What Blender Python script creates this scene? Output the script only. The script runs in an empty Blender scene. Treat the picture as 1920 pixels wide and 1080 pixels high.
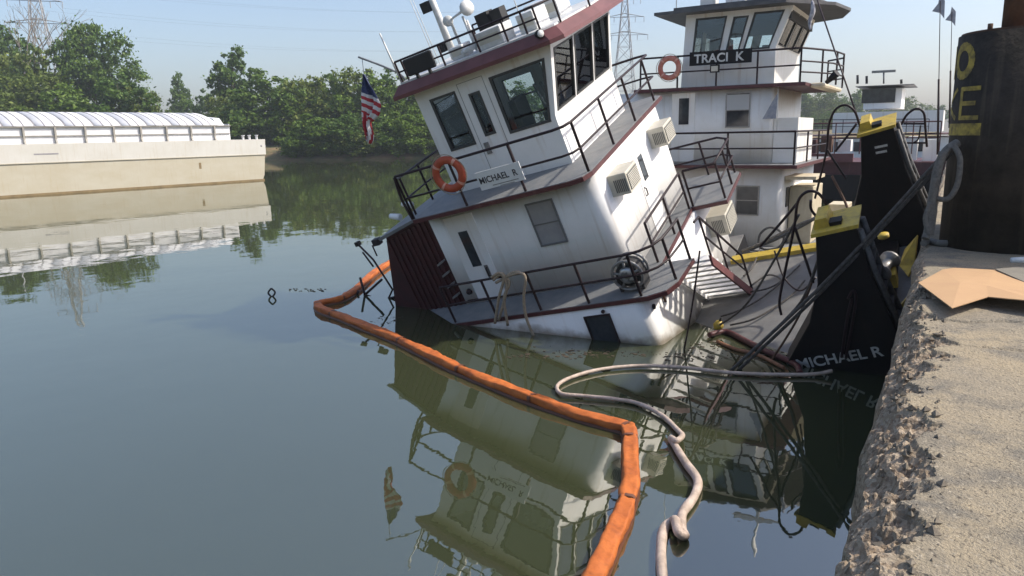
import bpy, math, random
import numpy as np
from mathutils import Vector, Matrix, noise

random.seed(7); RNG = np.random.default_rng(7)
scene = bpy.context.scene
COL = scene.collection
rad = math.radians

# ------------------------------------------------------------------ camera
F_PX, CXP, CYP, Y_HOR, ROLL, VPX, CAM_H = 1400.0, 960.0, 540.0, 250.0, 0.02, 1800.0, 3.7
_p = math.atan((CYP - Y_HOR) / F_PX)
_a = math.atan((VPX - CXP) / math.hypot(F_PX, CYP - Y_HOR))
FW = np.array([-math.sin(_a) * math.cos(_p), math.cos(_a) * math.cos(_p), -math.sin(_p)])
_r = np.cross(FW, [0, 0, 1]); _r /= np.linalg.norm(_r); _u = np.cross(_r, FW)
RT = math.cos(ROLL) * _r - math.sin(ROLL) * _u
UP = math.sin(ROLL) * _r + math.cos(ROLL) * _u
EYE = np.array([0.3, 0.0, CAM_H])
cam_data = bpy.data.cameras.new('camera')
cam = bpy.data.objects.new('camera', cam_data); COL.objects.link(cam)
cam_data.sensor_width = 36.0; cam_data.lens = 36.0 * F_PX / 1920.0
cam_data.clip_start = 0.05; cam_data.clip_end = 9000
M = Matrix(((RT[0], UP[0], -FW[0], EYE[0]), (RT[1], UP[1], -FW[1], EYE[1]), (RT[2], UP[2], -FW[2], EYE[2]), (0, 0, 0, 1)))
cam.matrix_world = M
scene.camera = cam

# ------------------------------------------------------------------ light
SUN_AZ, SUN_EL = rad(28), rad(47)            # azimuth from +X (quay side) towards +Y
sun_dir = Vector((math.cos(SUN_EL) * math.cos(SUN_AZ), math.cos(SUN_EL) * math.sin(SUN_AZ), math.sin(SUN_EL)))
world = bpy.data.worlds.new('World'); scene.world = world; world.use_nodes = True
wn = world.node_tree.nodes; wl = world.node_tree.links
bg = wn['Background']
sky = wn.new('ShaderNodeTexSky'); sky.sky_type = 'NISHITA'; sky.sun_disc = False
sky.sun_elevation = SUN_EL; sky.sun_rotation = math.atan2(sun_dir.x, sun_dir.y)
sky.altitude = 100; sky.air_density = 1.0; sky.dust_density = 3.0; sky.ozone_density = 3.2
tint = wn.new('ShaderNodeMix'); tint.data_type = 'RGBA'; tint.blend_type = 'MULTIPLY'; tint.inputs['Factor'].default_value = 1.0
tint.inputs['B'].default_value = (1.04, 0.985, 0.95, 1)          # hazy summer sky: slightly less blue, all over
wl.new(sky.outputs[0], tint.inputs['A']); wl.new(tint.outputs['Result'], bg.inputs[0]); bg.inputs[1].default_value = 0.112
sl = bpy.data.lights.new('sun', 'SUN'); sl.energy = 2.65; sl.angle = rad(1.5); sl.color = (1.0, 0.93, 0.82)
so = bpy.data.objects.new('sun', sl); COL.objects.link(so)
so.rotation_euler = sun_dir.to_track_quat('Z', 'Y').to_euler()
vs = scene.view_settings
vs.view_transform = 'Standard'; vs.look = 'None'; vs.gamma = 1.0; vs.exposure = 1.0; vs.use_curve_mapping = False
scene.cycles.max_bounces = 8; scene.cycles.transparent_max_bounces = 16
scene.cycles.caustics_reflective = False; scene.cycles.caustics_refractive = False

# ------------------------------------------------------------------ helpers
def s2l(c):
    return tuple(((x / 255) / 12.92 if x / 255 <= 0.04045 else ((x / 255 + 0.055) / 1.055) ** 2.4) for x in c)
def lookdir(px, py):
    return FW * F_PX + RT * (px - CXP) - UP * (py - CYP)
def on_z(px, py, z=0.0):
    d = lookdir(px, py); t = (z - EYE[2]) / d[2]; return Vector(EYE + t * d)
def on_y(px, py, Y):
    d = lookdir(px, py); t = (Y - EYE[1]) / d[1]; return Vector(EYE + t * d)
def at_depth(px, py, dist):
    d = lookdir(px, py); return Vector(EYE + d * (dist / F_PX))

MATS = {}
def mat(name, base, rough=0.6, metal=0.0, base2=None, scale=3.0, streak=None, streak_amt=0.0, bump=0.0, bump_scale=40.0, spec=0.5, stretch=(1, 1, 1), lo=0.35, hi=0.65):
    """Principled paint/metal/stone with two-tone noise, vertical streaks and fine relief."""
    if name in MATS: return MATS[name]
    m = bpy.data.materials.new(name); m.use_nodes = True
    nt = m.node_tree; n = nt.nodes; l = nt.links; b = n['Principled BSDF']
    b.inputs['Roughness'].default_value = rough; b.inputs['Metallic'].default_value = metal
    b.inputs['Specular IOR Level'].default_value = spec
    tc = n.new('ShaderNodeTexCoord')
    cur = None
    def rgb(c):
        r = n.new('ShaderNodeRGB'); r.outputs[0].default_value = (*c, 1); return r.outputs[0]
    cur = rgb(base)
    if base2:
        mp = n.new('ShaderNodeMapping'); mp.inputs['Scale'].default_value = stretch; l.new(tc.outputs['Object'], mp.inputs[0])
        nz = n.new('ShaderNodeTexNoise'); nz.inputs['Scale'].default_value = scale; nz.inputs['Detail'].default_value = 8; nz.inputs['Roughness'].default_value = 0.65
        l.new(mp.outputs[0], nz.inputs['Vector'])
        rp = n.new('ShaderNodeMapRange'); rp.inputs[1].default_value = lo; rp.inputs[2].default_value = hi
        l.new(nz.outputs['Fac'], rp.inputs[0])
        mx = n.new('ShaderNodeMix'); mx.data_type = 'RGBA'
        l.new(rp.outputs[0], mx.inputs['Factor']); l.new(cur, mx.inputs['A']); l.new(rgb(base2), mx.inputs['B']); cur = mx.outputs['Result']
    if streak:
        mp = n.new('ShaderNodeMapping'); mp.inputs['Scale'].default_value = (7, 7, 0.5); l.new(tc.outputs['Object'], mp.inputs[0])
        nz = n.new('ShaderNodeTexNoise'); nz.inputs['Scale'].default_value = 1.3; nz.inputs['Detail'].default_value = 6
        l.new(mp.outputs[0], nz.inputs['Vector'])
        rp = n.new('ShaderNodeMapRange'); rp.inputs[1].default_value = 0.56; rp.inputs[2].default_value = 0.78; rp.inputs[4].default_value = streak_amt
        l.new(nz.outputs['Fac'], rp.inputs[0])
        mx = n.new('ShaderNodeMix'); mx.data_type = 'RGBA'
        l.new(rp.outputs[0], mx.inputs['Factor']); l.new(cur, mx.inputs['A']); l.new(rgb(streak), mx.inputs['B']); cur = mx.outputs['Result']
    l.new(cur, b.inputs['Base Color'])
    if bump:
        nz = n.new('ShaderNodeTexNoise'); nz.inputs['Scale'].default_value = bump_scale; nz.inputs['Detail'].default_value = 6
        l.new(tc.outputs['Object'], nz.inputs['Vector'])
        bp = n.new('ShaderNodeBump'); bp.inputs['Strength'].default_value = bump; bp.inputs['Distance'].default_value = 0.02
        l.new(nz.outputs['Fac'], bp.inputs['Height']); l.new(bp.outputs[0], b.inputs['Normal'])
    MATS[name] = m
    return m

WHITE = mat('white_paint', (0.82, 0.81, 0.79), 0.45, base2=(0.76, 0.75, 0.725), scale=1.6, streak=(0.40, 0.28, 0.16), streak_amt=0.34, bump=0.30, bump_scale=3.2)
WHITE2 = mat('white_weathered_paint', (0.80, 0.79, 0.76), 0.5, base2=(0.72, 0.70, 0.64), scale=1.4, streak=(0.40, 0.27, 0.14), streak_amt=0.38, bump=0.12, bump_scale=6)
CREAM = mat('cream_paint', (0.62, 0.55, 0.40), 0.5, base2=(0.50, 0.42, 0.28), scale=2.5, streak=(0.25, 0.13, 0.06), streak_amt=0.4)
MAROON = mat('maroon_paint', (0.085, 0.018, 0.020), 0.55, base2=(0.060, 0.016, 0.017), scale=4, streak=(0.24, 0.12, 0.09), streak_amt=0.3)
MAROON_LT = mat('faded_maroon_paint', (0.16, 0.055, 0.055), 0.55, base2=(0.115, 0.038, 0.038), scale=3)
DECKGREY = mat('grey_deck_paint', (0.15, 0.16, 0.17), 0.65, base2=(0.21, 0.21, 0.205), scale=4, bump=0.2, bump_scale=60)
BLACK = mat('black_paint', (0.004, 0.004, 0.005), 0.55, base2=(0.009, 0.008, 0.008), scale=5, streak=(0.03, 0.02, 0.015), streak_amt=0.3, spec=0.25)
RAILBLK = mat('dark_rail_paint', (0.020, 0.010, 0.012), 0.5, spec=0.3)
YELLOW = mat('yellow_paint', (0.55, 0.40, 0.05), 0.55, base2=(0.40, 0.29, 0.06), scale=8, streak=(0.12, 0.08, 0.03), streak_amt=0.6)
GREYMET = mat('grey_metal', (0.30, 0.30, 0.29), 0.45, metal=0.5, base2=(0.2, 0.19, 0.18), scale=8)
RUBBER = mat('black_rubber', (0.015, 0.015, 0.016), 0.7)
ACBEIGE = mat('beige_plastic', (0.58, 0.55, 0.47), 0.5, base2=(0.50, 0.47, 0.38), scale=5)
DARKGRILLE = mat('dark_grille', (0.14, 0.14, 0.13), 0.6)
BLIND = mat('window_blind', (0.33, 0.33, 0.33), 0.55, base2=(0.26, 0.26, 0.27), scale=2)
DARKGLASS = mat('dark_glass', (0.02, 0.023, 0.026), 0.08, base2=(0.05, 0.055, 0.06), scale=3)
INTERIOR = mat('dark_interior', (0.05, 0.05, 0.05), 0.8)
ORANGE_RING = mat('life_ring_orange', (0.42, 0.07, 0.025), 0.6, base2=(0.33, 0.055, 0.02), scale=10)
ROPE_TAN = mat('tan_rope', (0.42, 0.34, 0.25), 0.9, base2=(0.30, 0.24, 0.17), scale=25, bump=0.8, bump_scale=120)
ROPE_DARK = mat('dark_wet_rope', (0.055, 0.05, 0.045), 0.85, base2=(0.12, 0.11, 0.10), scale=18, bump=1.0, bump_scale=90)
ROPE_GREY = mat('grey_rope', (0.20, 0.19, 0.17), 0.9, base2=(0.11, 0.105, 0.095), scale=20, bump=1.0, bump_scale=90)
HOSE = mat('beige_hose', (0.60, 0.48, 0.40), 0.6, base2=(0.36, 0.28, 0.22), scale=7, bump=0.5, bump_scale=50)
BOOM = mat('orange_boom_fabric', (0.54, 0.155, 0.035), 0.65, base2=(0.36, 0.095, 0.025), scale=4, bump=0.9, bump_scale=9, streak=(0.15, 0.05, 0.02), streak_amt=0.5, spec=0.3)
BOOMSKIRT = mat('dark_boom_skirt', (0.10, 0.03, 0.012), 0.6)
BARGE = mat('barge_paint', (0.47, 0.435, 0.345), 0.6, base2=(0.43, 0.385, 0.285), scale=0.5, streak=(0.36, 0.25, 0.12), streak_amt=0.35, stretch=(1, 1, 2))
BARGE_UP = mat('barge_pale_paint', (0.58, 0.565, 0.52), 0.6, base2=(0.53, 0.51, 0.455), scale=0.5, streak=(0.40, 0.31, 0.18), streak_amt=0.3)
BARGE_WET = mat('barge_waterline_stain', (0.24, 0.17, 0.08), 0.6, base2=(0.16, 0.11, 0.05), scale=1.2)
COVER = mat('barge_cover_fibreglass', (0.74, 0.74, 0.75), 0.45, base2=(0.62, 0.62, 0.64), scale=0.8)
COVER_DK = mat('barge_cover_grey', (0.33, 0.32, 0.33), 0.6, base2=(0.22, 0.21, 0.22), scale=1.5)
CARDB = mat('cardboard', (0.43, 0.265, 0.14), 0.85, base2=(0.46, 0.29, 0.15), scale=3)
CARDG = mat('grey_board', (0.22, 0.20, 0.16), 0.85, base2=(0.17, 0.155, 0.13), scale=4)
STEEL = mat('rusted_dark_steel', (0.018, 0.016, 0.012), 0.8, base2=(0.045, 0.036, 0.028), scale=3.0, streak=(0.09, 0.07, 0.05), streak_amt=0.7, bump=0.5, bump_scale=18, spec=0.25)
STEELBR = mat('brown_rusty_steel', (0.12, 0.065, 0.04), 0.8, base2=(0.07, 0.042, 0.03), scale=6, bump=0.4, bump_scale=30, spec=0.25)
PAINT_Y = mat('faded_yellow_sign_paint', (0.40, 0.31, 0.05), 0.75, base2=(0.10, 0.08, 0.028), scale=9, bump=0.3, bump_scale=30)
LETTER_W = mat('white_lettering', (0.62, 0.62, 0.60), 0.6, base2=(0.42, 0.42, 0.40), scale=20)
LETTER_K = mat('black_lettering', (0.03, 0.03, 0.035), 0.6)
LATTICE = mat('galvanised_lattice', (0.33, 0.34, 0.35), 0.6)
BARK = mat('tree_bark', (0.11, 0.085, 0.06), 0.9, base2=(0.07, 0.055, 0.04), scale=3)
DEADWOOD = mat('bare_grey_wood', (0.24, 0.21, 0.17), 0.9, base2=(0.17, 0.14, 0.11), scale=3)

def glass_mat():
    m = bpy.data.materials.new('window_glass'); m.use_nodes = True
    nt = m.node_tree; n = nt.nodes; l = nt.links
    n.remove(n['Principled BSDF']); out = n['Material Output']
    t = n.new('ShaderNodeBsdfTransparent'); t.inputs[0].default_value = (0.86, 0.90, 0.90, 1)
    g = n.new('ShaderNodeBsdfGlossy'); g.inputs['Roughness'].default_value = 0.02; g.inputs[0].default_value = (0.95, 0.97, 1, 1)
    fr = n.new('ShaderNodeFresnel'); fr.inputs[0].default_value = 1.6
    mx = n.new('ShaderNodeMixShader')
    l.new(fr.outputs[0], mx.inputs[0]); l.new(t.outputs[0], mx.inputs[1]); l.new(g.outputs[0], mx.inputs[2]); l.new(mx.outputs[0], out.inputs[0])
    return m
GLASS = glass_mat()

def leaf_mat(name, c1, c2, c3):
    m = bpy.data.materials.new(name); m.use_nodes = True
    nt = m.node_tree; n = nt.nodes; l = nt.links; b = n['Principled BSDF']; out = n['Material Output']
    b.inputs['Roughness'].default_value = 0.55; b.inputs['Specular IOR Level'].default_value = 0.25
    g = n.new('ShaderNodeNewGeometry'); oi = n.new('ShaderNodeObjectInfo')
    r = n.new('ShaderNodeValToRGB'); e = r.color_ramp.elements
    e[0].position = 0.0; e[0].color = (*c1, 1); e[1].position = 1.0; e[1].color = (*c3, 1)
    k = e.new(0.55); k.color = (*c2, 1)
    ad = n.new('ShaderNodeMath'); ad.operation = 'MULTIPLY_ADD'; ad.inputs[1].default_value = 0.7; 
    l.new(g.outputs['Random Per Island'], ad.inputs[0])
    m2 = n.new('ShaderNodeMath'); m2.operation = 'MULTIPLY'; m2.inputs[1].default_value = 0.3; l.new(oi.outputs['Random'], m2.inputs[0])
    l.new(m2.outputs[0], ad.inputs[2]); l.new(ad.outputs[0], r.inputs[0])
    l.new(r.outputs[0], b.inputs['Base Color'])
    tr = n.new('ShaderNodeBsdfTranslucent'); l.new(r.outputs[0], tr.inputs[0])
    mx = n.new('ShaderNodeMixShader'); mx.inputs[0].default_value = 0.30
    l.new(b.outputs[0], mx.inputs[1]); l.new(tr.outputs[0], mx.inputs[2]); l.new(mx.outputs[0], out.inputs[0])
    return m
LEAF_DK = leaf_mat('dark_green_leaves', (0.045, 0.09, 0.016), (0.095, 0.17, 0.03), (0.17, 0.24, 0.05))
LEAF_LT = leaf_mat('light_green_leaves', (0.065, 0.115, 0.015), (0.125, 0.205, 0.03), (0.22, 0.30, 0.055))
LEAF_OL = leaf_mat('olive_leaves', (0.065, 0.10, 0.018), (0.13, 0.18, 0.034), (0.23, 0.26, 0.06))

def scum(m):
    nt = m.node_tree; n = nt.nodes; l = nt.links; b = n['Principled BSDF']; src = b.inputs['Base Color'].links[0].from_socket
    g = n.new('ShaderNodeNewGeometry'); sp = n.new('ShaderNodeSeparateXYZ'); l.new(g.outputs['Position'], sp.inputs[0])
    nz = n.new('ShaderNodeTexNoise'); nz.inputs['Scale'].default_value = 4; nz.inputs['Detail'].default_value = 8; l.new(g.outputs['Position'], nz.inputs['Vector'])
    ma = n.new('ShaderNodeMath'); ma.operation = 'MULTIPLY_ADD'; ma.inputs[1].default_value = -0.35; l.new(nz.outputs['Fac'], ma.inputs[0]); l.new(sp.outputs['Z'], ma.inputs[2])
    rp = n.new('ShaderNodeMapRange'); rp.inputs[1].default_value = -0.16; rp.inputs[2].default_value = 0.02; rp.inputs[3].default_value = 0.8; rp.inputs[4].default_value = 0.0; l.new(ma.outputs[0], rp.inputs[0])
    mx = n.new('ShaderNodeMix'); mx.data_type = 'RGBA'; l.new(rp.outputs[0], mx.inputs['Factor']); l.new(src, mx.inputs['A']); mx.inputs['B'].default_value = (0.17, 0.12, 0.065, 1); l.new(mx.outputs['Result'], b.inputs['Base Color'])
    # rust specks
    n2 = n.new('ShaderNodeTexNoise'); n2.inputs['Scale'].default_value = 11; n2.inputs['Detail'].default_value = 10; n2.inputs['Roughness'].default_value = 0.75
    tc = n.new('ShaderNodeTexCoord'); l.new(tc.outputs['Object'], n2.inputs['Vector'])
    r2 = n.new('ShaderNodeMapRange'); r2.inputs[1].default_value = 0.66; r2.inputs[2].default_value = 0.74; r2.inputs[4].default_value = 0.7; l.new(n2.outputs['Fac'], r2.inputs[0])
    m2 = n.new('ShaderNodeMix'); m2.data_type = 'RGBA'; l.new(r2.outputs[0], m2.inputs['Factor']); l.new(mx.outputs['Result'], m2.inputs['A']); m2.inputs['B'].default_value = (0.24, 0.13, 0.07, 1); l.new(m2.outputs['Result'], b.inputs['Base Color'])
scum(WHITE); scum(WHITE2)

class MB:
    """collects faces, becomes ONE mesh object"""
    def __init__(self): self.v = []; self.f = []; self.mi = []; self.cur = 0; self.smooth = []
    def add(self, vs, fs, smooth=False):
        o = len(self.v); self.v += [tuple(x) for x in vs]
        for f in fs: self.f.append(tuple(i + o for i in f)); self.mi.append(self.cur); self.smooth.append(smooth)
        return self
    def box(self, x0, x1, y0, y1, z0, z1):
        vs = [(x, y, z) for z in (z0, z1) for y in (y0, y1) for x in (x0, x1)]
        return self.add(vs, [(0, 2, 3, 1), (4, 5, 7, 6), (0, 1, 5, 4), (2, 6, 7, 3), (0, 4, 6, 2), (1, 3, 7, 5)])
    def obox(self, c, ax, ay, az):
        c = Vector(c); ax = Vector(ax); ay = Vector(ay); az = Vector(az)
        vs = [c + ax * i + ay * j + az * k for k in (-1, 1) for j in (-1, 1) for i in (-1, 1)]
        return self.add(vs, [(0, 2, 3, 1), (4, 5, 7, 6), (0, 1, 5, 4), (2, 6, 7, 3), (0, 4, 6, 2), (1, 3, 7, 5)])
    def prism(self, poly, z0, z1, smooth=False, axis='z'):
        n = len(poly)
        def P(a, b, c):
            return {'z': (a, b, c), 'y': (a, c, b), 'x': (c, a, b)}[axis]
        vs = [P(a, b, z0) for a, b in poly] + [P(a, b, z1) for a, b in poly]
        self.add(vs, [tuple(range(n))[::-1], tuple(range(n, 2 * n))])
        return self.add(vs, [(i, (i + 1) % n, n + (i + 1) % n, n + i) for i in range(n)], smooth)
    def tube(self, pts, r, sides=8, cap=True, closed=False):
        pts = [Vector(p) for p in pts]; n = len(pts)
        rr = r if hasattr(r, '__len__') else [r] * n
        vs = []; prev = None
        for i, p in enumerate(pts):
            if closed: t = pts[(i + 1) % n] - pts[i - 1]
            else: t = pts[min(i + 1, n - 1)] - pts[max(i - 1, 0)]
            if t.length < 1e-9: t = Vector((0, 0, 1))
            t.normalize()
            if prev is None:
                a = Vector((0, 0, 1)) if abs(t.z) < 0.9 else Vector((1, 0, 0))
                u = t.cross(a).normalized()
            else:
                u = (prev - t * prev.dot(t))
                u = u.normalized() if u.length > 1e-6 else t.orthogonal().normalized()
            prev = u; w = t.cross(u)
            for k in range(sides):
                a = 2 * math.pi * k / sides
                vs.append(p + (u * math.cos(a) + w * math.sin(a)) * rr[i])
        fs = []
        for i in range(n if closed else n - 1):
            j = (i + 1) % n
            for k in range(sides):
                k2 = (k + 1) % sides
                fs.append((i * sides + k, i * sides + k2, j * sides + k2, j * sides + k))
        self.add(vs, fs, True)
        if cap and not closed:
            self.add(vs[:sides], [tuple(range(sides))[::-1]]); self.add(vs[-sides:], [tuple(range(sides))])
        return self
    def lathe(self, c, prof, axis=(0, 0, 1), sides=16):
        c = Vector(c); t = Vector(axis).normalized(); u = t.orthogonal().normalized(); w = t.cross(u); vs = []
        for r, h in prof:
            for k in range(sides):
                a = 2 * math.pi * k / sides; vs.append(c + t * h + (u * math.cos(a) + w * math.sin(a)) * r)
        fs = [(i * sides + k, i * sides + (k + 1) % sides, (i + 1) * sides + (k + 1) % sides, (i + 1) * sides + k) for i in range(len(prof) - 1) for k in range(sides)]
        return self.add(vs, fs, True)
    def panel(self, us, vs_, holes, fn, th):
        """sheet over (u,v) with rectangular holes; fn(u,v,w) -> point, w in 0..th"""
        U = sorted(set([us[0], us[1]] + [h[0] for h in holes] + [h[1] for h in holes]))
        V = sorted(set([vs_[0], vs_[1]] + [h[2] for h in holes] + [h[3] for h in holes]))
        solid = {}
        for i in range(len(U) - 1):
            for j in range(len(V) - 1):
                uc, vc = (U[i] + U[i + 1]) / 2, (V[j] + V[j + 1]) / 2
                solid[i, j] = not any(h[0] < uc < h[1] and h[2] < vc < h[3] for h in holes)
        idx = {}; P = []
        def g(i, j, w):
            k = (i, j, w)
            if k not in idx: idx[k] = len(P); P.append(fn(U[i], V[j], w * th))
            return idx[k]
        fs = []
        for (i, j), s in solid.items():
            if not s: continue
            fs.append((g(i, j, 0), g(i + 1, j, 0), g(i + 1, j + 1, 0), g(i, j + 1, 0)))
            fs.append((g(i, j, 1), g(i, j + 1, 1), g(i + 1, j + 1, 1), g(i + 1, j, 1)))
            for (di, dj, a, b) in ((-1, 0, (i, j), (i, j + 1)), (1, 0, (i + 1, j + 1), (i + 1, j)), (0, -1, (i + 1, j), (i, j)), (0, 1, (i, j + 1), (i + 1, j + 1))):
                if not solid.get((i + di, j + dj), False):
                    fs.append((g(*a, 0), g(*b, 0), g(*b, 1), g(*a, 1)))
        return self.add(P, fs)
    def mesh(self, name, mats):
        me = bpy.data.meshes.new(name); me.from_pydata(self.v, [], self.f)
        if not isinstance(mats, (list, tuple)): mats = [mats]
        for m in mats: me.materials.append(m)
        me.polygons.foreach_set('material_index', self.mi); me.polygons.foreach_set('use_smooth', self.smooth)
        me.update(); return me
    def build(self, name, mats, parent=None, fix=True):
        me = self.mesh(name, mats)
        o = bpy.data.objects.new(name, me); COL.objects.link(o)
        if fix:
            import bmesh
            bm = bmesh.new(); bm.from_mesh(me); bmesh.ops.remove_doubles(bm, verts=bm.verts, dist=1e-5); bmesh.ops.recalc_face_normals(bm, faces=bm.faces); bm.to_mesh(me); bm.free()
        if parent: o.parent = parent
        return o

def bevel(o, w=0.015, seg=2):
    b = o.modifiers.new('bevel', 'BEVEL'); b.width = w; b.segments = seg; b.limit_method = 'ANGLE'; b.angle_limit = rad(40)
    return o
def tag(o, label=None, cat=None, group=None, kind=None):
    if label: o['label'] = label
    if cat: o['category'] = cat
    if group: o['group'] = group
    if kind: o['kind'] = kind
    return o
def empty(name, loc=(0, 0, 0), rz=0.0, label=None, cat=None, group=None):
    o = bpy.data.objects.new(name, None); COL.objects.link(o); o.location = loc; o.rotation_euler = (0, 0, rz); o.empty_display_size = 0.2
    return tag(o, label, cat, group)
def copy_tree(o, parent=None):
    c = o.copy(); COL.objects.link(c); c.parent = parent
    for ch in list(o.children): copy_tree(ch, c)
    return c
def smooth_path(pts, n=8, closed=False):
    pts = [Vector(p) for p in pts]; out = []; N = len(pts)
    for i in range(N if closed else N - 1):
        if closed: p0, p1, p2, p3 = pts[i - 1], pts[i], pts[(i + 1) % N], pts[(i + 2) % N]
        else: p0, p1, p2, p3 = pts[max(i - 1, 0)], pts[i], pts[i + 1], pts[min(i + 2, N - 1)]
        for k in range(n):
            t = k / n
            out.append(0.5 * ((2 * p1) + (p2 - p0) * t + (2 * p0 - 5 * p1 + 4 * p2 - p3) * t * t + (3 * p1 - p0 - 3 * p2 + p3) * t ** 3))
    if not closed: out.append(pts[-1])
    return out
def text_part(name, s, size, mat_, parent, origin, xdir, ydir, depth=0.004, sx=1.0, bold=0.0):
    cu = bpy.data.curves.new('t', 'FONT'); cu.body = s; cu.size = size; cu.extrude = depth; cu.offset = bold
    tmp = bpy.data.objects.new('t', cu); COL.objects.link(tmp)
    dg = bpy.context.evaluated_depsgraph_get()
    me = bpy.data.meshes.new_from_object(tmp.evaluated_get(dg)); bpy.data.objects.remove(tmp)
    x = Vector(xdir).normalized(); y = Vector(ydir); y = (y - x * y.dot(x)).normalized(); z = x.cross(y)
    o3 = Vector(origin)
    for v in me.vertices:
        c = v.co.copy(); v.co = o3 + x * c.x * sx + y * c.y + z * c.z
    me.materials.clear(); me.materials.append(mat_); me.name = name
    o = bpy.data.objects.new(name, me); COL.objects.link(o); o.parent = parent
    return o
def round_rect(x0, x1, y0, y1, r, seg=6):
    rs = r if hasattr(r, '__len__') else [r] * 4
    out = []
    for (cx, cy, a0, rr) in ((x1, y1, 0, rs[0]), (x0, y1, 90, rs[1]), (x0, y0, 180, rs[2]), (x1, y0, 270, rs[3])):
        sxn = 1 if cx == x1 else -1; syn = 1 if cy == y1 else -1
        if rr <= 0: out.append((cx, cy)); continue
        for k in range(seg + 1):
            a = rad(a0 + 90 * k / seg)
            out.append((cx - sxn * rr + rr * math.cos(a), cy - syn * rr + rr * math.sin(a)))
    return out
def railing(name, pts, h, parent, up=Vector((0, 0, 1)), mid=(0.5,), r=0.025, post_every=1.0, material=None, close_ends=False):
    """deck railing along a base path: posts, top rail, mid rails, joined as one part"""
    mb = MB(); P = [Vector(p) for p in pts]
    mb.tube([p + up * h for p in P], r)
    for m_ in mid: mb.tube([p + up * h * m_ for p in P], r * 0.85, 6)
    cum = [0.0]
    for a, b in zip(P[:-1], P[1:]): cum.append(cum[-1] + (b - a).length)
    n = max(1, round(cum[-1] / post_every))
    for k in range(n):
        d = cum[-1] * k / n; i = max(q for q in range(len(P) - 1) if cum[q] <= d + 1e-9)
        q = P[i].lerp(P[i + 1], (d - cum[i]) / max(1e-6, cum[i + 1] - cum[i])); mb.tube([q - up * 0.02, q + up * h], r, 6)
    mb.tube([P[-1] - up * 0.02, P[-1] + up * h], r, 6)
    return mb.build(name, material or RAILBLK, parent, fix=False)

# ================================================================== SETTING
# ---- water
def water_mat():
    m = bpy.data.materials.new('river_water'); m.use_nodes = True
    nt = m.node_tree; n = nt.nodes; l = nt.links; b = n['Principled BSDF']
    b.inputs['Base Color'].default_value = (0.040, 0.048, 0.023, 1); b.inputs['Roughness'].default_value = 0.015
    b.inputs['IOR'].default_value = 3.15; b.inputs['Specular Tint'].default_value = (1.0, 0.985, 0.92, 1); b.inputs['Specular IOR Level'].default_value = 0.5
    tc = n.new('ShaderNodeTexCoord')
    def nz(sc, st, det, rot):
        mp = n.new('ShaderNodeMapping'); mp.inputs['Scale'].default_value = st; mp.inputs['Rotation'].default_value = (0, 0, rot); l.new(tc.outputs['Object'], mp.inputs[0])
        t = n.new('ShaderNodeTexNoise'); t.inputs['Scale'].default_value = sc; t.inputs['Detail'].default_value = det; t.inputs['Roughness'].default_value = 0.5
        l.new(mp.outputs[0], t.inputs['Vector']); return t.outputs['Fac']
    a1 = nz(0.55, (1, 1, 1), 2, 0.3); a2 = nz(2.6, (1, 0.7, 1), 3, 0.9)
    mu = n.new('ShaderNodeMath'); mu.operation = 'MULTIPLY_ADD'; l.new(a2, mu.inputs[0]); mu.inputs[1].default_value = 0.16; l.new(a1, mu.inputs[2])
    bp = n.new('ShaderNodeBump'); bp.inputs['Strength'].default_value = 0.35; bp.inputs['Distance'].default_value = 0.022
    l.new(mu.outputs[0], bp.inputs['Height']); l.new(bp.outputs[0], b.inputs['Normal'])
    return m
WATER = water_mat()
mb = MB(); mb.add([(-2500, -900, 0), (0.25, -900, 0), (0.25, 2600, 0), (-2500, 2600, 0)], [(0, 1, 2, 3)])
tag(mb.build('water', WATER, fix=False), kind='structure')

# ---- far bank terrain
bank_px = [(-900, 306), (-300, 305), (0, 304), (250, 303), (500, 301), (650, 299), (800, 296), (1000, 290), (1250, 283), (1500, 276), (1650, 271), (1760, 266)]
bank = [on_z(x, y) for x, y in bank_px]
GROUND = mat('bank_ground', (0.22, 0.135, 0.07), 0.95, base2=(0.07, 0.085, 0.03), scale=0.35, bump=0.6, bump_scale=3)
def outward(p, d):
    q = Vector((p.x - EYE[0], p.y - EYE[1], 0)).normalized(); return Vector((p.x + q.x * d, p.y + q.y * d, 0))
rows = []
prof = [(-4, -1.2), (0, 0.0), (2, 0.9), (5, 1.6), (14, 2.4), (40, 3.0), (120, 3.5), (500, 4.5), (2400, 6.0)]
fine = smooth_path(bank, 6)
for p in fine:
    row = []
    for d, z in prof:
        q = outward(p, d); q.z = z + (noise.noise(Vector((q.x * 0.08, q.y * 0.08, 0))) * 0.5 if 0 < d < 200 else 0); row.append(q)
    rows.append(row)
mb = MB(); nv = len(prof)
mb.add([q for r in rows for q in r], [(i * nv + j, (i + 1) * nv + j, (i + 1) * nv + j + 1, i * nv + j + 1) for i in range(len(rows) - 1) for j in range(nv - 1)], True)
tag(mb.build('far_bank', GROUND, fix=False), kind='structure')

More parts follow.
